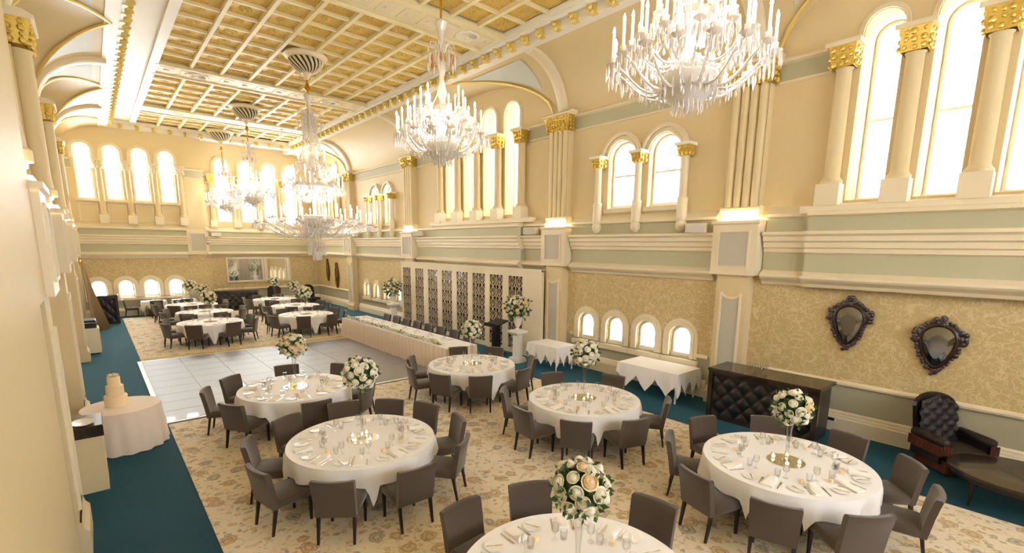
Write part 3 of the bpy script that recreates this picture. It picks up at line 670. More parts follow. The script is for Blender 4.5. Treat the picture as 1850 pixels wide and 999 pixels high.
def chandelier(i):
    x,y=CH[i]; zb=5.27
    c=empty('chandelier',(x,y,zb),label='crystal chandelier with rings of lit candle arms, '+cd_[i],cat='chandelier',group='crystal chandeliers')
    r=MB(); r.tube([(0,0,2.68),(0,0,ZC-zb-.68)],.022,8); r.lathe([(.03,0),(.09,.05),(.05,.16),(.03,.22)],10,(0,0,ZC-zb-1.0)); r.build('rod','brass',c,True,40)
    inst('stem',ST,'crystal',c); inst('bowl',BL,'crystal',c); inst('bead_chains',BD,'crystal',c)
    inst('crown',CR1,'crystal',c,(0,0,2.12)); inst('amber_drops',AMB,'amber_crystal',c,(0,0,2.06))
    ring_arms(c,16,.42,A1); ring_arms(c,12,.66,A2,.13); ring_arms(c,8,.95,A3,.3); lamp(c,.78,CHAND_W)
for i in (0,1,3,4): chandelier(i)
# the grand chandelier
x,y=CH[2]; zb=3.1
g=empty('chandelier',(x,y,zb),label='largest crystal chandelier, many tiers and a hanging crystal finial, '+cd_[2],cat='chandelier',group='crystal chandeliers')
r=MB(); r.tube([(0,0,4.9),(0,0,ZC-zb-.68)],.024,8); r.lathe([(.03,0),(.1,.06),(.06,.18),(.03,.24)],10,(0,0,ZC-zb-1.05)); r.build('rod','brass',g,True,40)
s=MB(); s.lathe([(.11,5.15),(.13,5.12),(.06,4.9),(.05,4.5),(.07,4.3),(.04,3.6),(.1,3.2),(.05,2.9),(.05,2.3),(.12,2.2),(.05,2.0),(.05,1.5),(.14,1.4),(.06,1.2),(.03,.9),(.05,.55),(.1,.5),(.03,.4)],14); s.build('stem','crystal',g,True,50)
s=MB()
for k in range(22):
    a=2*pi*k/22
    for j in range(22):
        t=j/21; rad=.16+.1*t+.42*t**2.4; drop(s,(rad*cos(a),rad*sin(a),4.55-2.05*t),.105,.02,4)
s.build('bead_chains','crystal',g)
inst('crown',crown(.36,10,.2,.5),'crystal',g,(0,0,4.45))
s=MB(); s.lathe([(.3,2.5),(.6,2.46),(.64,2.36),(.5,2.26),(.1,2.2)],20); s.build('bowl','crystal',g,True,50); s=MB(); s.lathe([(.1,1.5),(.55,1.45),(.6,1.36),(.42,1.2),(.08,1.1)],20); s.build('bowl','crystal',g,True,50)
s=MB()
for k in range(30):
    a=2*pi*k/30; drop(s,(.62*cos(a),.62*sin(a),2.38),.2,.02); drop(s,(.58*cos(a),.58*sin(a),1.38),.26,.022)
    drop(s,(1.05*cos(a),1.05*sin(a),1.05),.2,.02)
s.build('pendant_fringe','crystal',g)
s=MB(); inst('finial_crown',crown(.28,12,.14,.34),'crystal',g,(0,0,.5)); s.lathe([(.16,.3),(.18,.24),(.1,.06),(.02,0)],10); 
for k in range(12): drop(s,(.13*cos(pi*k/6),.13*sin(pi*k/6),.28),.26,.02)
s.build('finial','crystal',g,True,50)
A4=armset(1.75,.15,.02,.28,.09); A5=armset(1.35,.12,.018,.22,.085)
ring_arms(g,18,1.05,A4); ring_arms(g,16,1.25,A5,.17); ring_arms(g,12,2.2,A1,.1); ring_arms(g,10,2.45,A2,.3); ring_arms(g,8,3.0,A3); lamp(g,1.9,CHAND_W*1.7)
# ------------------------------------------------------------------ furniture prototypes
def rbox(mb,x0,x1,y0,y1,z0,z1,b):      # rounded box, all edges chamfered
    rs=[]
    for z,i in ((z0,b),(z0+b,0),(z1-b,0),(z1,b)):
        c=b if i==0 else b*1.0
        X0,X1,Y0_,Y1_=x0+i,x1-i,y0+i,y1-i
        rs.append([(X0+c,Y0_,z),(X1-c,Y0_,z),(X1,Y0_+c,z),(X1,Y1_-c,z),(X1-c,Y1_,z),(X0+c,Y1_,z),(X0,Y1_-c,z),(X0,Y0_+c,z)])
    mb.loft(rs,True,True)
cs=MB(); rbox(cs,-.25,.25,-.24,.26,.335,.465,.025); SEAT=cs.mesh('seat',True,50)
cb=MB(); rings=[]
for z,yo,w in ((.35,-.245,.25),(.46,-.262,.252),(.62,-.285,.256),(.78,-.315,.262),(.845,-.33,.264),(.862,-.333,.255)):
    th=.075 if z<.86 else .05
    row=[]
    for k in range(9):
        t=-1+k/4; row.append((w*t,yo-.035*(1-t*t)*(z-.3)/.5-th/2,z))
    for k in range(9):
        t=1-k/4; row.append((w*t,yo-.035*(1-t*t)*(z-.3)/.5+th/2,z))
    rings.append(row)
cb.loft(rings,True,True); BACK=cb.mesh('backrest',True,50)
def legm(sx,sy,dy):
    m=MB(); m.loft([[(sx+a*w,sy+dy*(1-z/.35)+b*w,z) for a,b in ((-1,-1),(1,-1),(1,1),(-1,1))] for z,w in ((0,.014),(.2,.018),(.36,.022))],True,True); return m.mesh('leg')
LEGS=[legm(sx,sy,dy) for sx in (-.22,.22) for sy,dy in ((.22,0),(-.24,-.06))]
def make_chair(fab='chair_fabric'):
    c=empty('dining_chair'); inst('seat',SEAT,fab,c); inst('backrest',BACK,fab,c)
    for l in LEGS: inst('leg',l,'dark_wood',c)
    return c
CHAIR=make_chair(); first=[True]
FRW=['leftmost','second from left','third from left','fourth from left','fifth from left','sixth from left','seventh from left','eighth from left','ninth from left','tenth from left']
def chairs(cx,cy,angs,r,desc,group):
    L=[]
    for a in angs:
        rad=r+random.uniform(-.03,.03); an=R(a)
        L.append((pxx((cx+rad*cos(an),cy+rad*sin(an),.6)),cx+rad*cos(an),cy+rad*sin(an),an+pi/2+R(random.uniform(-4,4))))
    for i,(p,x,y,rz) in enumerate(sorted(L)):
        c=CHAIR if first[0] else copy_tree(CHAIR); first[0]=False
        c.location=(x,y,.014); c.rotation_euler=(0,0,rz); tag(c,'grey-brown dining chair, %s, at %s'%(FRW[i],desc),'chair',group)
# cloth on round table
def round_cloth(r,half,corner,top,maxdrop,seed,angs=()):
    rnd=random.Random(seed); n=144; ph=[rnd.uniform(0,6.3) for _ in range(4)]; rings=[]
    def ext(p):
        q=p-corner+pi/4; e=half/max(abs(cos(q)),abs(sin(q))); lim=9
        for a in angs:
            d=abs((p-R(a)+pi)%(2*pi)-pi); lim=min(lim,.255+max(0,d-R(14.5))*4.5)
        return min(e,r+lim)
    rings.append([(.4*r*cos(2*pi*k/n),.4*r*sin(2*pi*k/n),top) for k in range(n)])
    rings.append([(.985*r*cos(2*pi*k/n),.985*r*sin(2*pi*k/n),top) for k in range(n)])
    for t in (0,.06,.2,.4,.6,.8,1):
        row=[]
        for k in range(n):
            p=2*pi*k/n; d=min(ext(p)-r,maxdrop)*t; cornerness=max(0,(min(ext(p)-r,maxdrop)-.3)/.4)
            w=(sin(13*p+ph[0])*.5+sin(7*p+ph[1])*.35+sin(21*p+ph[2])*.25)*.075*min(1,d/.25)
            tuck=1-.16*cornerness*min(1,d/.4)*(1 if True else 0)*max(0,abs(sin(2*(p-corner)*2))) 
            rad=r+.012+min(.02,d*.3)+w*.7; row.append((rad*tuck*cos(p)+0,rad*tuck*sin(p),top-.012*(t>0)-d))
        rings.append(row)
    m=MB(); m.loft(rings,True,False); o0=len(m.v); m.add([(0,0,top)]+rings[0],[(0,1+k,1+(k+1)%n) for k in range(n)])
    return m.mesh('tablecloth',True,70)
TT=MB(); TT.lathe([(1.04,.70),(1.05,.71),(1.05,.735),(1.04,.742)],48); TTM=TT.mesh('tabletop'); 
LG=MB(); LG.tube([(0,0,0),(0,0,.7)],.022,8); LGM=LG.mesh('leg',True)
def round_table(cx,cy,desc,corner,angs,r=1.05,seed=1,half=1.5,md=.66):
    t=empty('round_table',(cx,cy,.014),label='round banquet table under a white cloth: '+desc,cat='table',group='round banquet tables')
    s=r/1.05; inst('tabletop',TTM,'bar_wood',t,sc=(s,s,1))
    for k in range(4): a=pi/4+pi/2*k; inst('leg',LGM,'dark_wood',t,(.55*s*cos(a),.55*s*sin(a),0))
    c=inst('tablecloth',round_cloth(r+.005,half*s,R(corner),.748,md,seed,angs),'cloth',None,(cx,cy,.014)); tag(c,'white square cloth with hanging points over '+desc,'tablecloth','white tablecloths')
# tableware
pm=MB(); pm.lathe([(.045,0),(.05,.004),(.085,.013),(.088,.016),(.05,.007),(.0,.006)],20); pm.v=[(x*1.1,y*1.1,z) for x,y,z in pm.v]; PLATE=pm.mesh('side_plate',True,50)
def cut(kind):
    m=MB()
    if kind=='knife': m.add([],[]); m.loft([[(x-w,y,z),(x+w,y,z),(x+w,y,z+.004),(x-w,y,z+.004)] for x,y,w,z in ((0,-.11,.006,0),(0,-.02,.005,.001),(0,0,.004,.001),(.001,.01,.009,.001),(.001,.08,.009,.001),(-.004,.11,.003,.001))],True,True)
    else:
        m.loft([[(-w,y,z),(w,y,z),(w,y,z+.004),(-w,y,z+.004)] for y,w,z in ((-.1,.007,0),(-.03,.004,.001),(.03,.004,.004),(.045,.011,.004),(.055,.012,.003))],True,True)
        for k in range(4): x=-.0095+k*.0063; m.box(x-.0022,x+.0022,.055,.1,.002,.006)
    return m.mesh(kind)
KNIFE=cut('knife'); FORK=cut('fork')
nm_=MB(); rings=[]
for k in range(9):
    t=k/8; y=-.11+.22*t; w=.055-.012*t; h=.016+.03*t**2
    rings.append([(-w,y,0),(w,y,0),(w*1.05,y,h*.6),(w*.6,y,h),(0,y,h*.82),(-w*.6,y,h),(-w*1.05,y,h*.6)])
nm_.loft(rings,True,True); nm_.v=[(x*1.25,y*1.1,z*1.35) for x,y,z in nm_.v]; NAP=nm_.mesh('napkin',True,60)
gm=MB(); gm.lathe([(.034,0),(.034,.003),(.006,.008),(.005,.075),(.02,.085),(.038,.11),(.041,.14),(.034,.185),(.032,.185),(.038,.14),(.035,.112),(.01,.09)],14,caps=False); WINE=gm.mesh('wine_glass',True,60)
gm=MB(); gm.lathe([(0.001,0),(.032,0),(.037,.1),(.035,.1),(.030,.012),(.001,.01)],14,caps=False); TUMB=gm.mesh('water_tumbler',True,60)
gm=MB(); rbox(gm,-.025,.025,-.025,.025,0,.045,.004); FAV=gm.mesh('favour_box')
gm=MB(); gm.lathe([(.23,0),(.235,.003),(.235,.009),(.0,.009)],36); MPL=gm.mesh('mirror_plate')
gm=MB(); gm.lathe([(.001,0),(.03,0),(.036,.07),(.034,.07),(.028,.01),(.001,.008)],12,caps=False); VOT=gm.mesh('votive_glass',True,60)
gm=MB(); gm.lathe([(.024,.01),(.024,.035),(.003,.036)],10); VW=gm.mesh('wax'); gm=MB(); gm.lathe([(.003,.036),(.007,.044),(.001,.06)],6); VF=gm.mesh('flame',True)
GRP={}
def put(name,me,m,x,y,z,rz,label,cat,group,sc=1):
    o=tag(inst(name,me,m,None,(x,y,z),rz,sc),label,cat,group); GRP.setdefault((name,group,label),[]).append((pxx((x,y,z)),o)); return o
TZ=.014+.748+.0015
def settings(cx,cy,angs,desc,full=True,rr_=.84,seed=1):
    rnd=random.Random(seed); G=lambda n:n+' on '+desc
    for a in angs:
        an=R(a)+R(rnd.uniform(-2,2)); rz=an+pi/2; ux,uy=cos(an),sin(an); tx,ty=-uy,ux
        def P(rad,off): return cx+ux*rad+tx*off, cy+uy*rad+ty*off
        x,y=P(rr_,.0); put('napkin',NAP,'napkin',x,y,TZ,rz+R(rnd.uniform(-6,6)),'folded white napkin on '+desc,'napkin',G('napkins'))
        x,y=P(rr_-.0,-.215); put('side_plate',PLATE,'china',x,y,TZ,rz,'white side plate on '+desc,'plate',G('side plates'))
        x,y=P(rr_-.27,.12); put('wine_glass',WINE,'glass',x,y,TZ,rz,'stemmed wine glass on '+desc,'glass',G('wine glasses'))
        if full:
            x,y=P(rr_,-.098); put('fork',FORK,'silver',x,y,TZ,rz,'silver dinner fork on '+desc,'fork',G('forks'))
            x,y=P(rr_,.115); put('knife',KNIFE,'silver',x,y,TZ,rz,'silver dinner knife on '+desc,'knife',G('knives'))
            x,y=P(rr_,-.215); put('butter_knife',KNIFE,'silver',x,y,TZ+.0165,rz+R(25),'small butter knife on '+desc,'knife',G('butter knives'),.75)
            x,y=P(rr_-.25,.03); put('water_tumbler',TUMB,'glass',x,y,TZ,rz,'clear water tumbler on '+desc,'glass',G('tumblers'))
            if rnd.random()<.5: x,y=P(rr_-.2,-.08); put('favour_box',FAV,'cake',x,y,TZ,rz,'tiny cream favour box on '+desc,'box',G('favour boxes'))
# roses and bouquets
def rose_mesh():
    m=MB(); rnd=random.Random(3)
    for L,(n,r1,h,curl) in enumerate(((3,.2,.82,.55),(4,.38,.78,.72),(5,.58,.66,.86),(6,.78,.46,1.0),(7,.94,.2,1.12))):
        for k in range(n):
            a=2*pi*(k+.37*L)/n; sp=2*pi/n*.62; g=[]
            for rad,z,wd in ((.25*r1,-.42,.6),(.82*r1,-.1+.2*h,.95),(1.02*r1,.12+.55*h,1.05),(curl*r1,h,.7)):
                g.append([(rad*cos(a+sp*q*wd),rad*sin(a+sp*q*wd),z-.07*abs(q)) for q in (-1,-.4,.4,1)])
            m.loft(g,False)
    m.lathe([(.3,-.4),(.74,-.08),(.8,.12),(.62,.4),(.36,.6),(.14,.74),(.03,.78)],7)
    return m.mesh('rose',True)
RW=rose_mesh(); RW.materials.append(MAT['rose_white']); RC=RW.copy(); RC.materials.clear(); RC.materials.append(MAT['rose_cream'])
def foliage(n,rad,seed,sz=.07,flat=1.0):
    rnd=random.Random(seed); m=MB()
    for _ in range(n):
        d=Vector((rnd.gauss(0,1),rnd.gauss(0,1),rnd.gauss(0,1)*flat)).normalized(); p=d*rad*rnd.uniform(.55,1.06)
        t=(d+Vector((rnd.uniform(-1,1),rnd.uniform(-1,1),rnd.uniform(-.8,1)))*.8).normalized(); s=t.cross(d); 
        if s.length<.1: continue
        s.normalize(); L=sz*rnd.uniform(.7,1.3); w=L*.33; nn=s.cross(t)*w*.35
        m.add([p,p+t*L*.45+s*w+nn,p+t*L,p+t*L*.45-s*w+nn,p+t*L*.5-nn*.3],[(0,1,4),(1,2,4),(2,3,4),(3,0,4)])
    return m
FOL=foliage(170,.24,5).mesh('foliage'); FOL.materials.append(MAT['leaf'])
FOL2=foliage(50,.25,8,.075).mesh('light_leaves'); FOL2.materials.append(MAT['leaf_light'])
co=MB(); co.blob((0,0,0),.19,seg=10); CORE=co.mesh('moss_core',True); CORE.materials.append(MAT['leaf'])
vs=MB(); vs.lathe([(.001,0),(.065,0),(.068,.006),(.03,.03),(.02,.08),(.024,.3),(.035,.5),(.055,.64),(.05,.64),(.03,.5),(.019,.3),(.014,.09),(.001,.07)],16,caps=False); VASE=vs.mesh('trumpet_vase',True,60)
def sphere_pts(n):
    ga=pi*(3-5**.5); return [Vector((math.sqrt(1-(1-2*(i+.5)/n)**2)*cos(ga*i),math.sqrt(1-(1-2*(i+.5)/n)**2)*sin(ga*i),1-2*(i+.5)/n)) for i in range(n)]
def put_roses(root,n,rad,z,seed,size=.064,cream=.25,squash=1,zmin=-.85):
    rnd=random.Random(seed)
    for d in sphere_pts(n):
        if d.z<zmin: continue
        d=(d+Vector((rnd.uniform(-.12,.12),rnd.uniform(-.12,.12),rnd.uniform(-.12,.12)))).normalized(); s=size*rnd.uniform(.8,1.15)
        p=Vector((d.x*rad,d.y*rad,d.z*rad*squash+z))
        o=inst('rose',RC if rnd.random()<cream else RW,None,root,p,sc=s); q=d.to_track_quat('Z','Y'); o.rotation_euler=q.to_euler()
def centrepiece(cx,cy,desc,bz=.86,n=46,seed=1,cream=.25,rad=.215):
    c=empty('flower_centrepiece',(cx,cy,TZ+.0095),R(37*seed),label='white rose ball on a glass vase on '+desc,cat='flowers',group='rose ball centrepieces')
    inst('vase',VASE,'glass',c,sc=(1,1,(bz-.2)/.64)); z=bz
    inst('moss_core',CORE,None,c,(0,0,z)); o=inst('foliage',FOL,None,c,(0,0,z)); tag(o,kind='stuff'); o=inst('light_leaves',FOL2,None,c,(0,0,z)); tag(o,kind='stuff')
    put_roses(c,n,rad,z,seed,cream=cream)
def centre_plate(cx,cy,desc,seed):
    put('mirror_plate',MPL,'mirror',cx,cy,TZ-.0005,0,'round mirror plate under the vase on '+desc,'mirror plate','mirror plates')
    rnd=random.Random(seed)
    for k in range(4):
        a=2*pi*k/4+rnd.uniform(-.4,.4)+.5; v=empty('votive_candle',(cx+.16*cos(a),cy+.16*sin(a),TZ+.009),label='lit votive candle on '+desc,cat='candle',group='votives on '+desc)
        GRP.setdefault(('votive','v'+desc,v['label']),[]).append((pxx(v.location),v)); inst('votive_glass',VOT,'glass',v); inst('wax',VW,'wax',v); inst('flame',VF,'votive_flame',v)
NEAR=[ # cx, cy, desc, corner angle, chair angles, setting angles offset, bz
 (2.82,6.70,'the round table at left foreground',-100,[-126,-88,-50,-15,21,49,78,117,153,-167],1.0),
 (6.97,5.90,'the round table facing the low arched windows',-122,[-143,-106,-55,16,68,133,178],.88),
 (6.90,9.50,'the round table by the head table end',-100,[-153,-119,-74,-28,30,68,132,168],.86),
 (2.90,10.15,'the round table at the dance floor edge',-115,[162,127,-149,-94,80,35,-50,-8],.86),
 (6.98,2.25,'the round table before the tufted bar',-120,[160,-164,-130,-83,-48,-13,30,73,115],.76),
 (2.95,2.50,'the round table cut by the bottom edge',-110,[97,62,8],.86)]
for i,(cx,cy,d,co_,ca,bz) in enumerate(NEAR):
    round_table(cx,cy,d,co_,ca,seed=i+1)
    chairs(cx,cy,ca,1.24,d,'dining chairs around round tables')
    settings(cx,cy,[co_+18+36*k for k in range(10)],d,True,seed=i)
    centre_plate(cx,cy,d,i); centrepiece(cx,cy,d,bz,40,i+1,.5 if i==3 else .06,.22)
FAR=[(3.12,20.9,'the near left table beyond the dance floor',-95),(3.45,24.2,'the middle left table beyond the dance floor',-100),(3.4,27.5,'the farthest left round table',-100),
 (6.6,20.9,'the near right table beyond the dance floor',-90),(7.2,24.3,'the middle right table beyond the dance floor',-90),(7.2,27.75,'the farthest right round table',-90)]
for i,(cx,cy,d,co_) in enumerate(FAR):
    round_table(cx,cy,d,co_,[co_+22.5+45*k for k in range(8)],seed=i+11)
    chairs(cx,cy,[co_+22.5+45*k for k in range(8)],1.22,d,'dining chairs around round tables')
    settings(cx,cy,[co_+18+36*k for k in range(10)],d,False,seed=i+20)
    put('mirror_plate',MPL,'mirror',cx,cy,TZ-.0005,0,'round mirror plate under the vase on '+d,'mirror plate','mirror plates')
    centrepiece(cx,cy,d,.9,34,i+11,.6 if i<2 else .15,.24)
# square cloths on side tables
def square_table(cx,cy,hx,hy,desc,label,drop=.38,name='side_table',top=.748):
    t=empty(name,(cx,cy,0),label=label,cat='table')
    MB().box(-hx+.01,hx-.01,-hy+.01,hy-.01,.70,top-.006).build('tabletop','bar_wood',t)
    for sx in (-1,1):
        for sy in (-1,1): MB().tube([(sx*(hx-.08),sy*(hy-.08),0),(sx*(hx-.08),sy*(hy-.08),.7)],.022,6).build('leg','white_paint',t)
    n=144; rings=[]; rnd=random.Random(int(cx*10)); per=[]
    for k in range(n):
        s=k/n*4; side=int(s); f=s-side
        a,b=[((-1+2*f),-1),(1,-1+2*f),(1-2*f,1),(-1,1-2*f)][side]; per.append((a,b,f))
    rings.append([(a*hx*.96,b*hy*.96,top) for a,b,f in per]); 
    for t_ in (0,.3,.65,1):
        row=[]
        for k,(a,b,f) in enumerate(per):
            c=abs(f-.5)*2; L=(drop-.14+.34*abs(((f*3+.5*(k//36%2))%1)-.5)*2)*t_; o=.008+.02*t_*(1+sin(f*pi*6+k*.2))
            nx_,ny_=(a if abs(a)==1 else 0),(b if abs(b)==1 else 0)
            row.append((a*hx+nx_*o,b*hy+ny_*o,top-.01*(t_>0)-L))
        rings.append(row)
    m=MB(); m.loft(rings,True,False); m.add(rings[0],[tuple(range(n))]); c=m.build('tablecloth','cloth',None,True,50); c.location=(cx,cy,0)
    tag(c,'white cloth with pointed hem over '+desc,'tablecloth','white tablecloths'); return t
square_table(10.38,10.15,.42,.62,'the side table beside the lectern','side table under a white cloth beside the lectern and pedestal')
square_table(10.55,6.55,.5,.85,'the side table under the low arched windows','side table under a white cloth below the small arched windows')
for i,x in enumerate((2.15,3.45)):
    d=('left','right')[i]+' square table under the end wall windows'
    square_table(x,30.42,.5,.38,'the '+d,'small square dining table under a white cloth, '+d,.3,'square_table')
    chairs(x,30.42,[-90,180] if i==0 else [-90],.86,'the '+d,'chairs at the small end wall tables')
    settings(x,30.42,[-90,90],'the '+d,False,.22,40+i)
# ------------------------------------------------------------------ head table
HX0,HX1,HY0,HY1=7.38,8.42,11.35,19.0
hd='the long head table'
t=empty('head_table',(0,0,.014),label='long head table with pleated blush skirt along the dance floor',cat='table')
MB().box(HX0+.02,HX1-.02,HY0+.02,HY1-.02,.7,.738).build('tabletop','bar_wood',t)
for x in (HX0+.2,HX1-.2):
    for y in (12.1,14.4,16.7,18.7): inst('leg',LGM,'dark_wood',t,(x,y,0))
def skirt_pts(n0=300):
    P=[]
    for k in range(n0): y=HY1-(HY1-HY0)*k/n0; P.append((HX0,y,-1,0))
    for k in range(24): P.append((HX0+(HX1-HX0)*k/24,HY0,0,-1))
    P.append((HX1,HY0,1,0)); return P
m=MB(); rings=[]
for tt in (0,.15,.6,1):
    rings.append([(x+nx_*(.004+.045*tt**.6*(1+sin(i*.66))),y+ny_*(.004+.045*tt**.6*(1+sin(i*.66))),.7385-.7345*tt) for i,(x,y,nx_,ny_) in enumerate(skirt_pts())])
m.loft(rings,False); m.build('pleated_skirt','skirt_cloth',t,True,60)
m=MB(); m.bbox(HX0-.004,HX1+.004,HY0-.004,HY1+.004,.740,.748,.003); m.add([(HX0-.012,y,z) for y,z in ()],[]) ; m=m.build('tablecloth','cloth',None); m.location=(0,0,.014); tag(m,'flat white cloth on top of the long head table','tablecloth','white tablecloths')
rnd=random.Random(9)
ys=[12.5+.82*k for k in range(8)]
for i,y in enumerate(ys):
    c=copy_tree(CHAIR); c.location=(8.66,y,0.0); c.rotation_euler=(0,0,R(90)); tag(c,'grey-brown dining chair behind the head table, %s from its near end'%('first','second','third','fourth','fifth','sixth','seventh','eighth')[i],'chair','chairs behind the head table')
    G=lambda n:n+' on '+hd
    put('side_plate',PLATE,'china',8.2,y+.17,TZ,0,'white side plate on '+hd,'plate',G('side plates')); put('napkin',NAP,'napkin',8.22,y,TZ,R(90),'folded white napkin on '+hd,'napkin',G('napkins'))
    put('wine_glass',WINE,'glass',7.95,y-.14,TZ,0,'stemmed wine glass on '+hd,'glass',G('wine glasses')); put('water_tumbler',TUMB,'glass',7.93,y-.02,TZ,0,'clear water tumbler on '+hd,'glass',G('tumblers'))
ga=empty('flower_garland',(7.5,15.4,TZ),label='leafy garland with cream roses along the front edge of the head table',cat='garland')
m=MB()
for k in range(520):
    y=rnd.uniform(-3.55,3.55)
    if sin(y*5.5)<-.55 and rnd.random()<.75: continue
    p=Vector((rnd.gauss(0,.05),y,abs(rnd.gauss(0.03,.03))+.006)); d=Vector((rnd.uniform(-1,1),rnd.uniform(-1,1),rnd.uniform(-.1,.7))).normalized(); s=d.cross(Vector((0,0,1))).normalized(); L=rnd.uniform(.05,.1)
    q=p+d*L
    if q.z<.004: q.z=.004
    m.add([p,p+(q-p)*.5+s*L*.3,q,p+(q-p)*.5-s*L*.3],[(0,1,2),(0,2,3)])
o=m.build('foliage','leaf_light',ga); tag(o,kind='stuff')
for k in range(46):
    y=-3.5+7*k/45+rnd.uniform(-.05,.05); o=inst('rose',RC if k%2 else RW,None,ga,(rnd.gauss(0,.04),y,.06),sc=.055); o.rotation_euler=(rnd.uniform(-.7,.7),rnd.uniform(-1,.2),rnd.uniform(0,6))
# ------------------------------------------------------------------ pedestals with urn flowers, lectern
def pedestal(x,y,desc,seed,h=1.02):
    p=empty('pedestal',(x,y,0),label='white fluted pedestal '+desc,cat='pedestal',group='white pedestals')
    m=MB(); m.box(-.22,.22,-.22,.22,0,.1); m.box(-.19,.19,-.19,.19,.1,.15); m.build('plinth','stone_white',p)
    m=MB(); m.loft([[((.15+.012*(k%2))*cos(2*pi*k/32),(.15+.012*(k%2))*sin(2*pi*k/32),z) for k in range(32)] for z in (.15,h-.13)],True,True); m.build('shaft','stone_white',p)
    m=MB(); m.loft([sq(w,z) for w,z in ((.17,h-.14),(.2,h-.1),(.23,h-.06),(.23,h),)],True,True); m.build('top_slab','stone_white',p)
    u=empty('flower_urn',(x,y,h+.001),label='white urn of cream roses with trailing greenery '+desc,cat='flowers',group='urn flower arrangements')
    m=MB(); m.lathe([(.1,0),(.1,.03),(.045,.07),(.04,.1),(.1,.17),(.135,.28),(.14,.4),(.17,.44),(.15,.44),(.12,.4)],18); m.build('urn','stone_white',u,True,50)
    m=foliage(170,.34,seed,.13,.8); o=m.build('foliage','leaf',u); o.location=(0,0,.72); tag(o,kind='stuff')
    m=foliage(60,.4,seed+1,.12,.8); o=m.build('light_leaves','leaf_light',u); o.location=(0,0,.72); tag(o,kind='stuff')
    put_roses(u,58,.33,.74,seed,.07,.45,1.05,-.6)
pedestal(10.05,11.35,'beside the lectern',21); pedestal(10.25,20.2,'at the far end of the lattice screen',22)
l=empty('lectern',(10.3,12.75,0),R(0),label='black lectern with sloping top in front of the lattice screen',cat='lectern')
MB().bbox(-.22,.22,-.25,.25,0,.04,.01).build('base','plastic_black',l); MB().loft([sq(.1,.04,.14),sq(.09,1.0,.1)],True,True).build('post','plastic_black',l)
m=MB(); m.loft([[(x,y,z+.30*x) for x,y in ((-.26,-.32),(.26,-.32),(.26,.32),(-.26,.32))] for z in (1.04,1.09)],True,True); m.loft([[(-.27,y,z) for y in (-.32,.32)]+[(-.24,y,z+.0) for y in (.32,-.32)] for z in (.95,1.07)],True,True); m.build('reading_desk','plastic_black',l)
# ------------------------------------------------------------------ bars
def tuft(w,h,nx,nz,d=.05):
    m=MB(); NX,NZ=nx*6,nz*6; rows=[]
    for j in range(NZ+1):
        row=[]
        for i in range(NX+1):
            a,b=i/6,j/6; f=abs(cos(pi*(a+b)/2))*abs(cos(pi*(a-b)/2)); row.append((w*i/NX-w/2,-d*(f**.5),h*j/NZ))
        rows.append(row)
    m.loft(rows,False); return m
def bar(x,y,rz,w,h,dep,label,name='bar_counter'):
    b=empty(name,(x,y,.0),rz,label=label,cat='bar')     # front faces -y local
    m=MB(); m.box(-w/2,w/2,.02,dep,.02,h-.06); m.build('body','black_leather',b)
    o=tuft(w-.12,h-.24,int(w/.17),5).build('tufted_front','black_leather',b,True,80); o.location=(0,.02,.1)
    m=MB(); 
    for s in (-1,1): m.box(s*w/2-.045,s*w/2+.045,-.06,.03,0,h-.06)
    m.box(-w/2,w/2,-.05,.03,h-.13,h-.06); m.box(-w/2,w/2,-.03,.03,0,.1); m.build('front_frame','bar_wood',b)
    m=MB(); m.bbox(-w/2-.06,w/2+.06,-.08,dep+.04,h-.06,h,.01); m.build('counter_top','bar_wood',b)
    return b
bar(9.95,3.82,R(-90),2.05,1.12,.75,'black tufted leather bar counter against the right wall')
m=MB(); m.bbox(9.9,11.1,4.98,5.1,.9,1.2,.01); m.box(10.9,11.05,4.9,5.08,0,.9); m=m.build('bar_side_panel','bar_wood'); tag(m,'dark wooden end panel at the left end of the tufted bar','panel'); bpy.data.objects.remove(m)
for k in range(9):
    put('wine_glass',WINE,'glass',10.25+.1*(k%3),4.15-.11*(k//3),1.1215,0,'clear glass on the tufted bar top','glass','glasses on the tufted bar',.8)
bar(5.75,30.2,0,2.35,1.1,.6,'long black bar under the end wall mirror')
bar(.22,28.3,R(0),.86,1.3,.5,'black bar in the far left corner under the low windows')
for k in range(5): put('wine_glass',WINE,'glass',5.0+.32*k,30.5,1.1015,0,'clear glass standing on the long black bar','glass','glasses on the far bar')
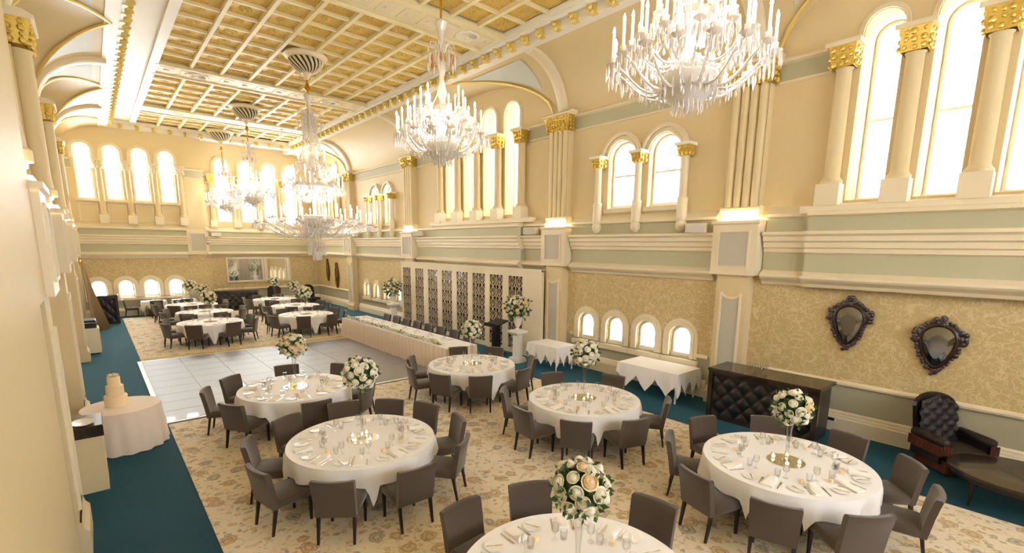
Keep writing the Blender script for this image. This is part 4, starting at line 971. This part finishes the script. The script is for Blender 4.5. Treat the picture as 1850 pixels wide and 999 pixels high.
# ------------------------------------------------------------------ wall mirrors
def outline(kind,n=40):
    P=[]
    for k in range(n):
        a=2*pi*k/n; s=sin(a); c=cos(a)
        if kind=='shield': w=.215+.075*s if s>0 else .215+.07*s; P.append((c*(w+.03*max(0,s)*(1-s)),s*.36+.02))
        else: P.append((c*.17*(1-.1*s)*(1-.35*abs(s)**3),s*.5))
    return P
def wall_mirror(y,z,kind,label,fm,gm_,sc=1.0):
    o=empty('wall_mirror',(XR-.012,y,z),label=label,cat='mirror')
    fn=lambda a,b,u:(-u,a*sc,b*sc); out=outline(kind); rnd=random.Random(int(y*10))
    big=[(a*1.25,b*1.16) for a,b in out]
    m=MB(); m.loft([[fn(a,b,0) for a,b in big],[fn(a,b,.06) for a,b in big],[fn(a*1.05,b*1.04,.085) for a,b in out],[fn(a*.97,b*.97,.06) for a,b in out]],True,False)
    m.build('frame',fm,o,True,50)
    m=MB(); 
    for k,(a,b) in enumerate(big): 
        m.blob(fn(a*1.08+rnd.uniform(-.015,.015),b*1.05,.04),.04*sc*rnd.uniform(.7,1.3))
    for k in range(22):
        t=rnd.uniform(0,1); m.blob(fn(rnd.uniform(-.13,.13)*(1-.6*t),.40+.17*t if kind=='shield' else .55+.16*t,.05),.045*sc*rnd.uniform(.6,1.1))
    if kind=='shield':
        for s in (-1,1):
            for k in range(16): m.blob(fn(s*rnd.uniform(.27,.37),rnd.uniform(.1,.3),.05),.04*sc*rnd.uniform(.7,1.2))
        for k in range(6): m.blob(fn(rnd.uniform(-.05,.05),rnd.uniform(-.52,-.4),.05),.035*sc)
    else:
        for k in range(6): m.blob(fn(rnd.uniform(-.03,.03),rnd.uniform(-.66,-.55),.04),.03*sc)
    m.build('carved_ornament',fm,o,True)
    m=MB(); n=len(out); m.loft([[fn(a*k,b*k,u) for a,b in out] for k,u in ((.98,.055),(.62,.09),(.58,.095))],True,True); m.build('mirror_glass',gm_,o)
wall_mirror(2.78,2.18,'shield','carved dark wooden shield mirror on the right wall, left of its pair','frame_dark','dark_mirror')
wall_mirror(1.41,1.96,'shield','carved dark wooden shield mirror on the right wall, right of its pair','frame_dark','dark_mirror')
wall_mirror(30.75,2.05,'leaf','narrow gilded leaf-shaped mirror near the far corner, left of its pair','gild_frame','dark_mirror',1.0)
wall_mirror(29.3,1.8,'leaf','larger gilded leaf-shaped mirror near the far corner, right of its pair','gild_frame','dark_mirror',1.12)
o=empty('wall_mirror',(7.7,YFR,2.13),label='long rectangular mirror in a pale frame on the end wall',cat='mirror')
m=MB(); fn=lambda a,b,u:(a,-u,b); frame_ring(m,fn,-1.78,1.78,-.74,.74,.1,0,.06); m.build('frame','cream_trim',o); m=MB(); blk(m,fn,-1.68,1.68,-.64,.64,0,.03); m.build('mirror_glass','mirror',o)
# ------------------------------------------------------------------ speakers, socket
def speaker(x,y,z,rz,desc):
    s=empty('wall_speaker',(x,y,z),rz,label='small cream wall speaker '+desc,cat='speaker',group='wall speakers')
    m=MB(); rbox(m,-.11,.11,-.24,.24,-.11,.11,.015); m.build('cabinet','cream_trim',s); m=MB(); m.box(-.116,-.108,-.21,.21,-.09,.09); m.build('grille','speaker_grille',s); m=MB(); m.tube([(.1,0,0),(.24,0,.03)],.02,6); m.build('bracket','plastic_black',s)
for a,d in (((10.93,6.0,4.12,R(18)),'left of the nearest pier on the right wall'),((10.93,11.75,4.15,R(18)),'left of the second pier on the right wall'),((10.93,18.95,4.17,R(30)),'right of the third pier on the right wall'),((10.93,25.7,4.2,R(30)),'right of the fourth pier on the right wall'),((5.5,32.3,4.15,R(90)),'on the end wall above the long mirror'),((-.5,16.6,4.3,R(200)),'on the left wall between the lit columns')): speaker(*a,d)
s=empty('wall_socket',(XR-.1,2.85,.24),label='small white power socket on the skirting beside the bar',cat='socket'); m=MB(); m.bbox(-.012,0,-.09,.09,-.06,.06,.004); m.build('plate','socket',s); MB().box(-.016,-.011,-.06,.06,-.03,.03).build('outlets','plastic_black',s)
# ------------------------------------------------------------------ tufted armchair and low table at right
a=empty('armchair',(10.66,.98,0),R(-40),label='dark tufted leather armchair with rust fringe against the right wall',cat='armchair')   # faces -y local
m=MB(); bt=[]
NX,NZ=18,24
for j in range(NZ+1):
    row=[]; t=j/NZ; z=.42+.76*t; w=.33*(1 if t<.72 else math.sqrt(max(.02,1-((t-.72)/.29)**2)))
    for i in range(NX+1):
        u=i/NX*2-1; f=abs(cos(pi*(i/3+j/3)/2))*abs(cos(pi*(i/3-j/3)/2)); row.append((w*u,.24+.12*t-.05*(f**.5)-.02*(1-u*u),z))
    bt.append(row)
m.loft(bt,False); m.build('tufted_back','brown_leather',a,True,80)
m=MB(); pl=[(x*1.0,z) for x,z in [(-.35,.3),(.35,.3)]+[(.36*cos(pi*k/10) if 0<k<10 else (.36 if k==0 else -.36),.98+.24*sin(pi*k/10)) for k in range(11)]]
m.loft([[(x,.26+.13*(z-.4)/.76+d,z) for x,z in pl] for d in (0,.07)],True,True); m.build('back_frame','dark_wood',a)
m=MB(); rbox(m,-.33,.33,-.36,.27,.24,.44,.04); m.build('seat','brown_leather',a,True,50)
for s_ in (-1,1):
    m=MB(); rbox(m,s_*.39-.07,s_*.39+.07,-.36,.3,.5,.64,.03); m.box(s_*.39-.03,s_*.39+.03,-.28,.28,.2,.5); m.build('arm','brown_leather',a,True,50)
    f=MB()
    for k in range(22):
        y=-.36+.64*k/21; f.box(s_*.465-.008,s_*.465+.008,y-.011,y+.011,.36,.52)
    for k in range(5): f.box(s_*.39-.06+.03*k-.01,s_*.39-.06+.03*k+.01,-.385,-.37,.38,.54)
    f.build('arm_fringe','rust_fringe',a)
f=MB()
for k in range(26): x=-.33+.66*k/25; f.box(x-.011,x+.011,-.385,-.37,.06,.26)
for k in range(22):
    y=-.36+.6*k/21
    for s_ in (-1,1): f.box(s_*.345-.007,s_*.345+.007,y-.011,y+.011,.06,.26)
f.build('seat_fringe','rust_fringe',a)
for sx in (-.28,.28):
    for sy in (-.3,.24): MB().tube([(sx,sy,0),(sx,sy,.25)],[.02,.03],8).build('leg','dark_wood',a)
t=empty('coffee_table',(9.75,.05,0),label='low dark oval coffee table at the right edge beside the armchair',cat='table')
m=MB(); m.loft([[(.72*k*cos(2*pi*i/40),.85*k*sin(2*pi*i/40),z) for i in range(40)] for k,z in ((.97,.44),(1,.45),(1,.485),(.985,.495))],True,True); m.build('tabletop','bar_wood',t,True,40)
m=MB(); m.loft([[(.66*cos(2*pi*i/40),.79*sin(2*pi*i/40),z) for i in range(40)] for z in (.37,.44)],True,True); m.build('apron','dark_wood',t,True,40)
for sx in (-.45,.45):
    for sy in (-.5,.5): MB().tube([(sx,sy,.001),(sx,sy,.2),(sx,sy,.38)],[.02,.024,.035],8).build('leg','dark_wood',t)
for (x,y,rz,d) in ((7.9,30.9,150,'behind the rose ball of the farthest right table'),(10.1,30.6,200,'in the far right corner')):
    a2=empty('armchair',(x,y,0),R(rz-180),label='dark high-backed armchair '+d,cat='armchair',group='dark far armchairs')
    m=MB(); m.loft([[(q,.26+.13*(z-.4)/.76+dd,z) for q,z in pl] for dd in (-.04,.07)],True,True); m.build('back','brown_leather',a2,True,50); m=MB(); rbox(m,-.33,.33,-.36,.27,.24,.44,.04); m.build('seat','brown_leather',a2)
    for sx in (-.28,.28):
        for sy in (-.3,.24): MB().tube([(sx,sy,0),(sx,sy,.25)],[.02,.03],6).build('leg','dark_wood',a2)
# ------------------------------------------------------------------ left side: cake table, stand, cabinet, drape
t=empty('cake_table',(.12,10.95,0),label='round cake table under a floor-length pale cloth at left',cat='table')
m=MB(); m.lathe([(.56,.70),(.57,.735)],32); m.build('tabletop','bar_wood',t); MB().tube([(0,0,0),(0,0,.7)],.05,8).build('pedestal_leg','dark_wood',t)
m=MB(); n=72; m.loft([[((.3)*cos(2*pi*k/n),.3*sin(2*pi*k/n),.743) for k in range(n)]]+[[((.58+.06*tt+.03*tt*sin(k*1.4))*cos(2*pi*k/n),(.58+.06*tt+.03*tt*sin(k*1.4))*sin(2*pi*k/n),.743-.735*tt) for k in range(n)] for tt in (0,.03,.4,1)],True,False)
m.add([(.3*cos(2*pi*k/n),.3*sin(2*pi*k/n),.743) for k in range(n)],[tuple(range(n))]); c=m.build('tablecloth','skirt_cloth',None,True,60); c.location=(.12,10.95,0); tag(c,'floor-length pale cloth draped over the round cake table','tablecloth')
c=empty('wedding_cake',(.06,11.0,.7445),label='three-tier cream wedding cake on the round cake table',cat='cake')
for r0,z0,z1 in ((.17,0,.2),(.13,.2,.38),(.095,.38,.54)): MB().lathe([(r0,z0),(r0,z1-.01),(r0-.01,z1)],24).build('cake_tier','cake',c,True,40)
for k in range(5): inst('rose',RC,None,c,(.05*cos(k*1.26),.05*sin(k*1.26),.56),sc=.04)
s=empty('gift_stand',(-.33,9.35,0),label='cream box stand with a brown top in the left foreground',cat='stand')
m=MB(); m.bbox(-.17,.17,-.32,.32,0,.85,.01); m.build('body','cream',s); m=MB(); m.bbox(-.19,.19,-.34,.34,.85,1.02,.01); m.build('top_box','bar_wood',s)
p=empty('serving_dish',(-.36,9.2,1.021),label='white oval dish on the brown topped stand',cat='dish'); m=MB(); m.lathe([(.06,0),(.13,.025),(.135,.03),(.05,.012)],20); o=m.build('dish','china',p,True,50); o.scale=(1,1.5,1)
s=empty('side_cabinet',(-.3,21.2,0),label='low cream cabinet against the left wall before the drape',cat='cabinet')
m=MB(); m.bbox(-.34,.22,-.4,.4,.04,.86,.01); m.build('body','cream_trim',s); MB().box(-.3,.18,-.36,.36,0,.05).build('plinth','plastic_black',s); m=MB()
for k in (-1,1): m.bbox(.22,.235,min(k*.39,k*.01),max(k*.39,k*.01),.08,.82,.003)
m.build('door','cream',s)
p=empty('equipment_case',(-.34,21.2,.861),label='black equipment case on top of the low cream cabinet',cat='case'); m=MB(); rbox(m,-.22,.22,-.34,.34,0,.26,.02); m.build('body','plastic_black',p); m=MB(); m.box(-.235,.235,-.355,.355,.17,.19); m.build('trim_band','silver',p)
d=empty('wall_drape',(-.3,26.5,0),label='striped brown drape gathered at the top and fanning to the floor at left',cat='curtain')
m=MB(); n=60; rings=[]
for tt in [0,.08,.25,.5,.75,1]:
    z=2.85*(1-tt)+.02*tt; wd=.08+.9*tt**1.2; rings.append([(-.06+.12*tt+wd*.55*(k/n)+.02*tt*sin(k*1.25)+.02*sin(k*1.25),-.8*tt**1.1*(1-k/n)*1.0+.35*tt*(k/n)+.035*(.3+tt)*cos(k*1.25),z) for k in range(n+1)])
m.loft(rings,False); m=m.build('drape','curtain',d,True,70); md=m.modifiers.new('thick','SOLIDIFY'); md.thickness=.01
MB().blob((-.08,0,2.86),(.06,.06,.08),seg=10).build('tie_top','brass',d,True)

# ------------------------------------------------------------------ labels of look-alikes: counted from the left
ORD=['leftmost']+[w+' from left' for w in ('second','third','fourth','fifth','sixth','seventh','eighth','ninth','tenth','eleventh','twelfth')]
for (n_,g_,l_),L in GRP.items():
    if 1<len(L)<=12:
        for k,(p_,o_) in enumerate(sorted(L,key=lambda q:q[0])):
            a_,b_=l_.split(' on ',1); o_['label']='%s, %s, on %s'%(a_,ORD[k],b_)
for o_ in bpy.data.objects:
    if o_.parent and o_.name.split('.')[0] in ('pendants','bead_chains','crown','amber_drops','finial_crown','finial','pendant_fringe','arm_fringe','seat_fringe','carved_ornament','capital','slats','beam_panel','lattice'): o_['kind']='stuff'
